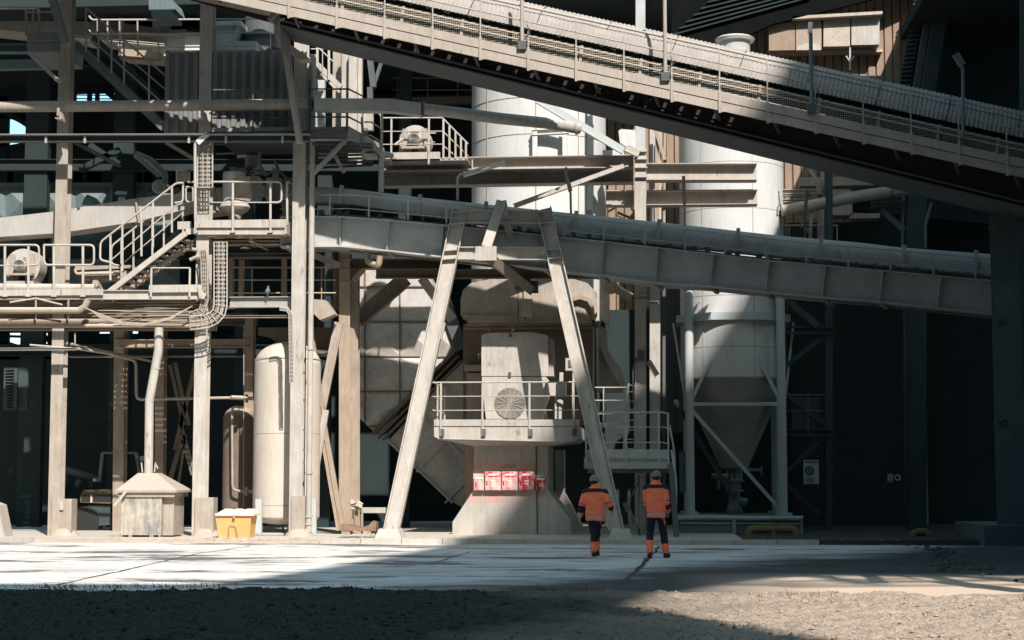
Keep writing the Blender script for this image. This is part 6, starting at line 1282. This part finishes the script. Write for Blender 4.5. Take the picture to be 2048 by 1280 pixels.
def hand(m, w, d, side, curl=.5, palm_in=None):
    """palm, four unequal bent fingers and a side thumb; w wrist, d direction"""
    w, d = Vector(w), Vector(d).normalized(); fw = Vector((0,1,0)); fw = (fw-d*fw.dot(d)).normalized(); sd = d.cross(fw)
    c = w+d*.045
    for k in range(5): ellipsoid(m, w+d*(.012+.017*k), .018, .036, .022, 10, 8, Matrix((sd, fw, d)).transposed())
    for k, (ln, off) in enumerate(((.068,.030),(.078,.010),(.072,-.010),(.056,-.028))):
        b = w+d*.085+fw*off; inn = sd*(1 if side > 0 else -1)*-1
        p1 = b+d*ln*.42+inn*curl*.012; p2 = p1+(d*(1-curl*.5)+inn*curl*.8).normalized()*ln*.33; p3 = p2+(d*(1-curl)+inn*curl*1.2).normalized()*ln*.27
        m.tube([b-d*.01, b, b.lerp(p1,.5), p1, p2, p3], [.0095,.0095,.009,.0088,.008,.0066], 8)
    tb = w+d*.03+fw*.034; p1 = tb+(fw*.9+d*.8).normalized()*.032; p2 = p1+(fw*.3+d*1.).normalized()*.028
    m.tube([tb, tb.lerp(p1,.5), p1, p1.lerp(p2,.5), p2], [.0125,.012,.0105,.0095,.007], 8)
def person(x, y, label, J, seed):
    r = T('person', label, 'person', (x, y, 0), 'workers walking side by side')
    V = lambda k: Vector(J[k])+Vector((x, y, 0)); zs = J['shz']; o = Vector((x, y, 0)); nk = V('neck'); hd = V('head')
    hw = J['hw']
    # body: one continuous surface under the clothes
    b = MB()
    loft(b, [(V('hip')+Vector((0,0,-.05)),.12,.09),(V('hip')+Vector((0,0,.08)),.14,.10),(V('hip')+Vector((0,0,.25)),.13,.09),(Vector((nk.x,nk.y,zs-.12)),.16,.10),(Vector((nk.x,nk.y,zs)),.13,.07),(Vector((nk.x,nk.y,zs+.04)),.06,.06)], 16)
    limb(b, [Vector((nk.x,nk.y,zs)), nk, hd+Vector((0,-.01,-.07))], [.06,.056,.052])
    tr = Matrix.Rotation(J.get('turn',0), 3, 'Z'); H = lambda a: hd+tr@Vector(a)
    ellipsoid(b, H((0,-.012,.02)), .076, .098, .112, 20, 14); ellipsoid(b, H((0,.035,-.045)), .052, .055, .062, 14, 10); ellipsoid(b, H((0,.068,-.085)), .026, .022, .022)
    ellipsoid(b, H((0,.098,-.008)), .012, .02, .026); ellipsoid(b, H((0,.094,.022)), .04, .012, .010); ellipsoid(b, H((0,.086,-.050)), .024, .010, .006); ellipsoid(b, H((0,.086,-.060)), .020, .010, .006)
    for s in (-1,1): ellipsoid(b, H((s*.078,-.005,-.005)), .010, .020, .032); ellipsoid(b, H((s*.076,.008,-.022)), .008, .010, .014)
    for s, e in ((-1,'L'),(1,'R')):
        limb(b, [V('sh'+e), V('el'+e), V('wr'+e)], [.045,.036,.027]); dr = (V('wr'+e)-V('el'+e)); hand(b, V('wr'+e)+dr.normalized()*.012, dr.lerp(Vector((0,0,-1))*dr.length, .4), s, .55)
        limb(b, [V('hp'+e), V('kn'+e), V('an'+e)], [.07,.05,.036])
    fuse(b, 'body', ['skin'], r, .0085)
    m = MB()
    for s in (-1,1): ellipsoid(m, H((s*.031,.083,.002)), .012, .008, .009)
    m.build('eye', 'black', r)
    # hair below the cap
    h = MB(); ellipsoid(h, H((0,-.022,.004)), .083, .098, .105, 20, 12); fuse(h, 'hair', ['hair'], r, .012, fold=.004)
    me = r.children[-1].data; bm = bmesh.new(); bm.from_mesh(me); loc = tr.inverted()
    bmesh.ops.delete(bm, geom=[f for f in bm.faces if (loc@(f.calc_center_median()+Vector((0,0,0))-(hd-o))).y > .02 or (f.calc_center_median()-(hd-o)).z < -.065], context='FACES'); bm.to_mesh(me); bm.free()
    # cap
    c = MB(); N_, K_ = 28, 8; vs = []
    for i in range(K_+1):
        t = math.pi/2*i/K_
        for j in range(N_):
            a = 2*math.pi*j/N_; k = 1+.02*math.cos(6*a); vs.append(H((.092*math.cos(t)*math.cos(a)*k, -.012+.112*math.cos(t)*math.sin(a)*k, .02+.115*math.sin(t))))
    c.add(vs, [(i*N_+j, i*N_+(j+1)%N_, (i+1)*N_+(j+1)%N_, (i+1)*N_+j) for i in range(K_) for j in range(N_)], True)
    c.tube([H((.093*math.cos(a), -.012+.113*math.sin(a), .018)) for a in [2*math.pi*j/24 for j in range(25)]], .007, 6)
    for a in (math.pi/2, math.pi*1.5, 0, math.pi, math.pi*1.25, math.pi*1.75): c.tube([H((.094*math.cos(a)*math.cos(t), -.012+.114*math.sin(a)*math.cos(t), .02+.117*math.sin(t))) for t in [math.pi/2*q/7 for q in range(8)]], .003, 5)
    c.add([H((-.06,.085,.02)),H((.06,.085,.02)),H((.045,.165,.0)),H((-.045,.165,.0)),H((-.06,.085,.028)),H((.06,.085,.028)),H((.045,.165,.008)),H((-.045,.165,.008))],[(0,1,2,3),(4,5,6,7),(0,1,5,4),(1,2,6,5),(2,3,7,6),(3,0,4,7)])
    c.build('cap', 'cap', r)
    # trousers
    t = MB(); hp = V('hip')
    loft(t, [(hp+Vector((0,0,-.10)),.15,.115),(hp+Vector((0,0,0)),.165,.125),(hp+Vector((0,0,.12)),.16,.115)], 20)
    for e in 'LR': limb(t, [V('hp'+e), V('kn'+e), V('an'+e)+Vector((0,0,.05))], [.098,.074,.070], 14)
    gz = J['gaiter']
    def tp(pt):
        a = pt+o
        for s, e in ((-1,'L'),(1,'R')):
            d, tt = segd(a, V('kn'+e), V('an'+e))
            if a.z < gz[0 if s < 0 else 1] and d < .13: return 1
            d, tt = segd(a, V('hp'+e), V('kn'+e))
            if e == 'R' and .12 < tt < .55 and abs((a.x-(V('hp'+e).lerp(V('kn'+e),tt)).x)-.055) < .011 and a.y < V('hp'+e).y: return 1
        return 0
    fuse(t, 'trousers', ['navy','orange'], r, .012, tp, .010, seed)
    for e in 'LR':
        k = MB(); a = V('an'+e); d = Vector(J['toe'+e]).normalized(); q = Matrix.Rotation(math.atan2(-d.x, d.y), 3, 'Z')
        ellipsoid(k, a+q@Vector((0,.075,-a.z+.045)), .048, .115, .05); ellipsoid(k, a+q@Vector((0,-.01,-a.z+.05)), .045, .06, .055); limb(k, [a+Vector((0,0,-a.z+.06)), a+Vector((0,0,.06))], [.05,.055])
        fuse(k, 'boot', ['black'], r, .01)
    # jacket
    j = MB(); ww = hw
    loft(j, [(V('hem'),ww*.92,.135),(V('hem')+Vector((0,0,.06)),ww*.90,.135),(V('hem').lerp(nk,.35),ww*.92,.135),(Vector((nk.x,nk.y,zs-.17)),ww*.98,.14),(Vector((nk.x,nk.y,zs-.06)),ww*.92,.125),(Vector((nk.x,nk.y,zs+.02)),ww*.62,.10),(Vector((nk.x,nk.y+.01,zs+.06)),.085,.085),(Vector((nk.x,nk.y+.012,zs+.12)),.074,.08)], 28)
    for e in 'LR': limb(j, [V('sh'+e), V('el'+e), V('el'+e).lerp(V('wr'+e),.93)], [.082,.066,.052], 14)
    yk = zs-.055
    def jp(pt):
        a = pt+o; ax_ = abs(a.x-nk.x)
        for e in 'LR':
            d, tt = segd(a, V('el'+e), V('wr'+e)); du, tu = segd(a, V('sh'+e), V('el'+e))
            if min(d, du) < .10 and ax_ > hw*.86 and a.z < zs-.2:
                if d < du+.004 and tt < .62: return 1 if tt > .0 else 0
                if du < .1 and tu > .86: return 1
                if e == 'L' and J.get('cuff') and .66 < tt < .82: return 2
                return 0
        zy = yk-max(0, ax_-.13)*.28
        if zy < a.z < zy+.075 or (a.z >= zy and ax_ > .12): return 1
        if V('hem').z+.045 < a.z < V('hem').z+.085 and ax_ < hw*.99: return 2
        return 0
    fuse(j, 'jacket', ['orange','navy','reflective'], r, .012, jp, .012, seed+3)
    return r
g1 = G(1190,1113); g2 = G(1313,1116)
person(g1.x, g1.y, 'person in orange jacket and grey cap with both arms out, walking nearer the concrete pedestal', dict(shz=1.36, hw=.215, hip=(0,0,.82), hem=(0,-.01,.72), neck=(0,.02,1.42), head=(-.005,.05,1.52), turn=-.45,
    shL=(-.19,.01,1.29), elL=(-.265,-.01,1.03), wrL=(-.305,.02,.80), shR=(.19,.01,1.29), elR=(.30,-.03,1.05), wrR=(.345,.17,.93), hpL=(-.07,0,.80), knL=(-.02,-.02,.45), anL=(-.02,-.10,.09), hpR=(.07,.02,.80), knR=(.03,.22,.46), anR=(.03,.26,.10), toeL=(.02,1,0), toeR=(.15,1,0), gaiter=(.30,.30), cuff=True), 1.)
person(g2.x, g2.y, 'person in orange jacket and grey cap, taller, striding with legs apart by the stair foot', dict(shz=1.44, hw=.215, hip=(.0,0,.90), hem=(0,-.01,.80), neck=(.005,.02,1.51), head=(.015,.045,1.61), turn=-.15,
    shL=(-.185,.02,1.37), elL=(-.20,.06,1.08), wrL=(-.12,.26,1.00), shR=(.185,.0,1.37), elR=(.215,-.06,1.10), wrR=(.235,.12,.93), hpL=(-.085,0,.87), knL=(-.125,.06,.50), anL=(-.135,-.12,.09), hpR=(.085,0,.87), knR=(.15,.10,.48), anR=(.185,.10,.08), toeL=(-.02,1,0), toeR=(.75,.8,0), gaiter=(.36,.28)), 9.)
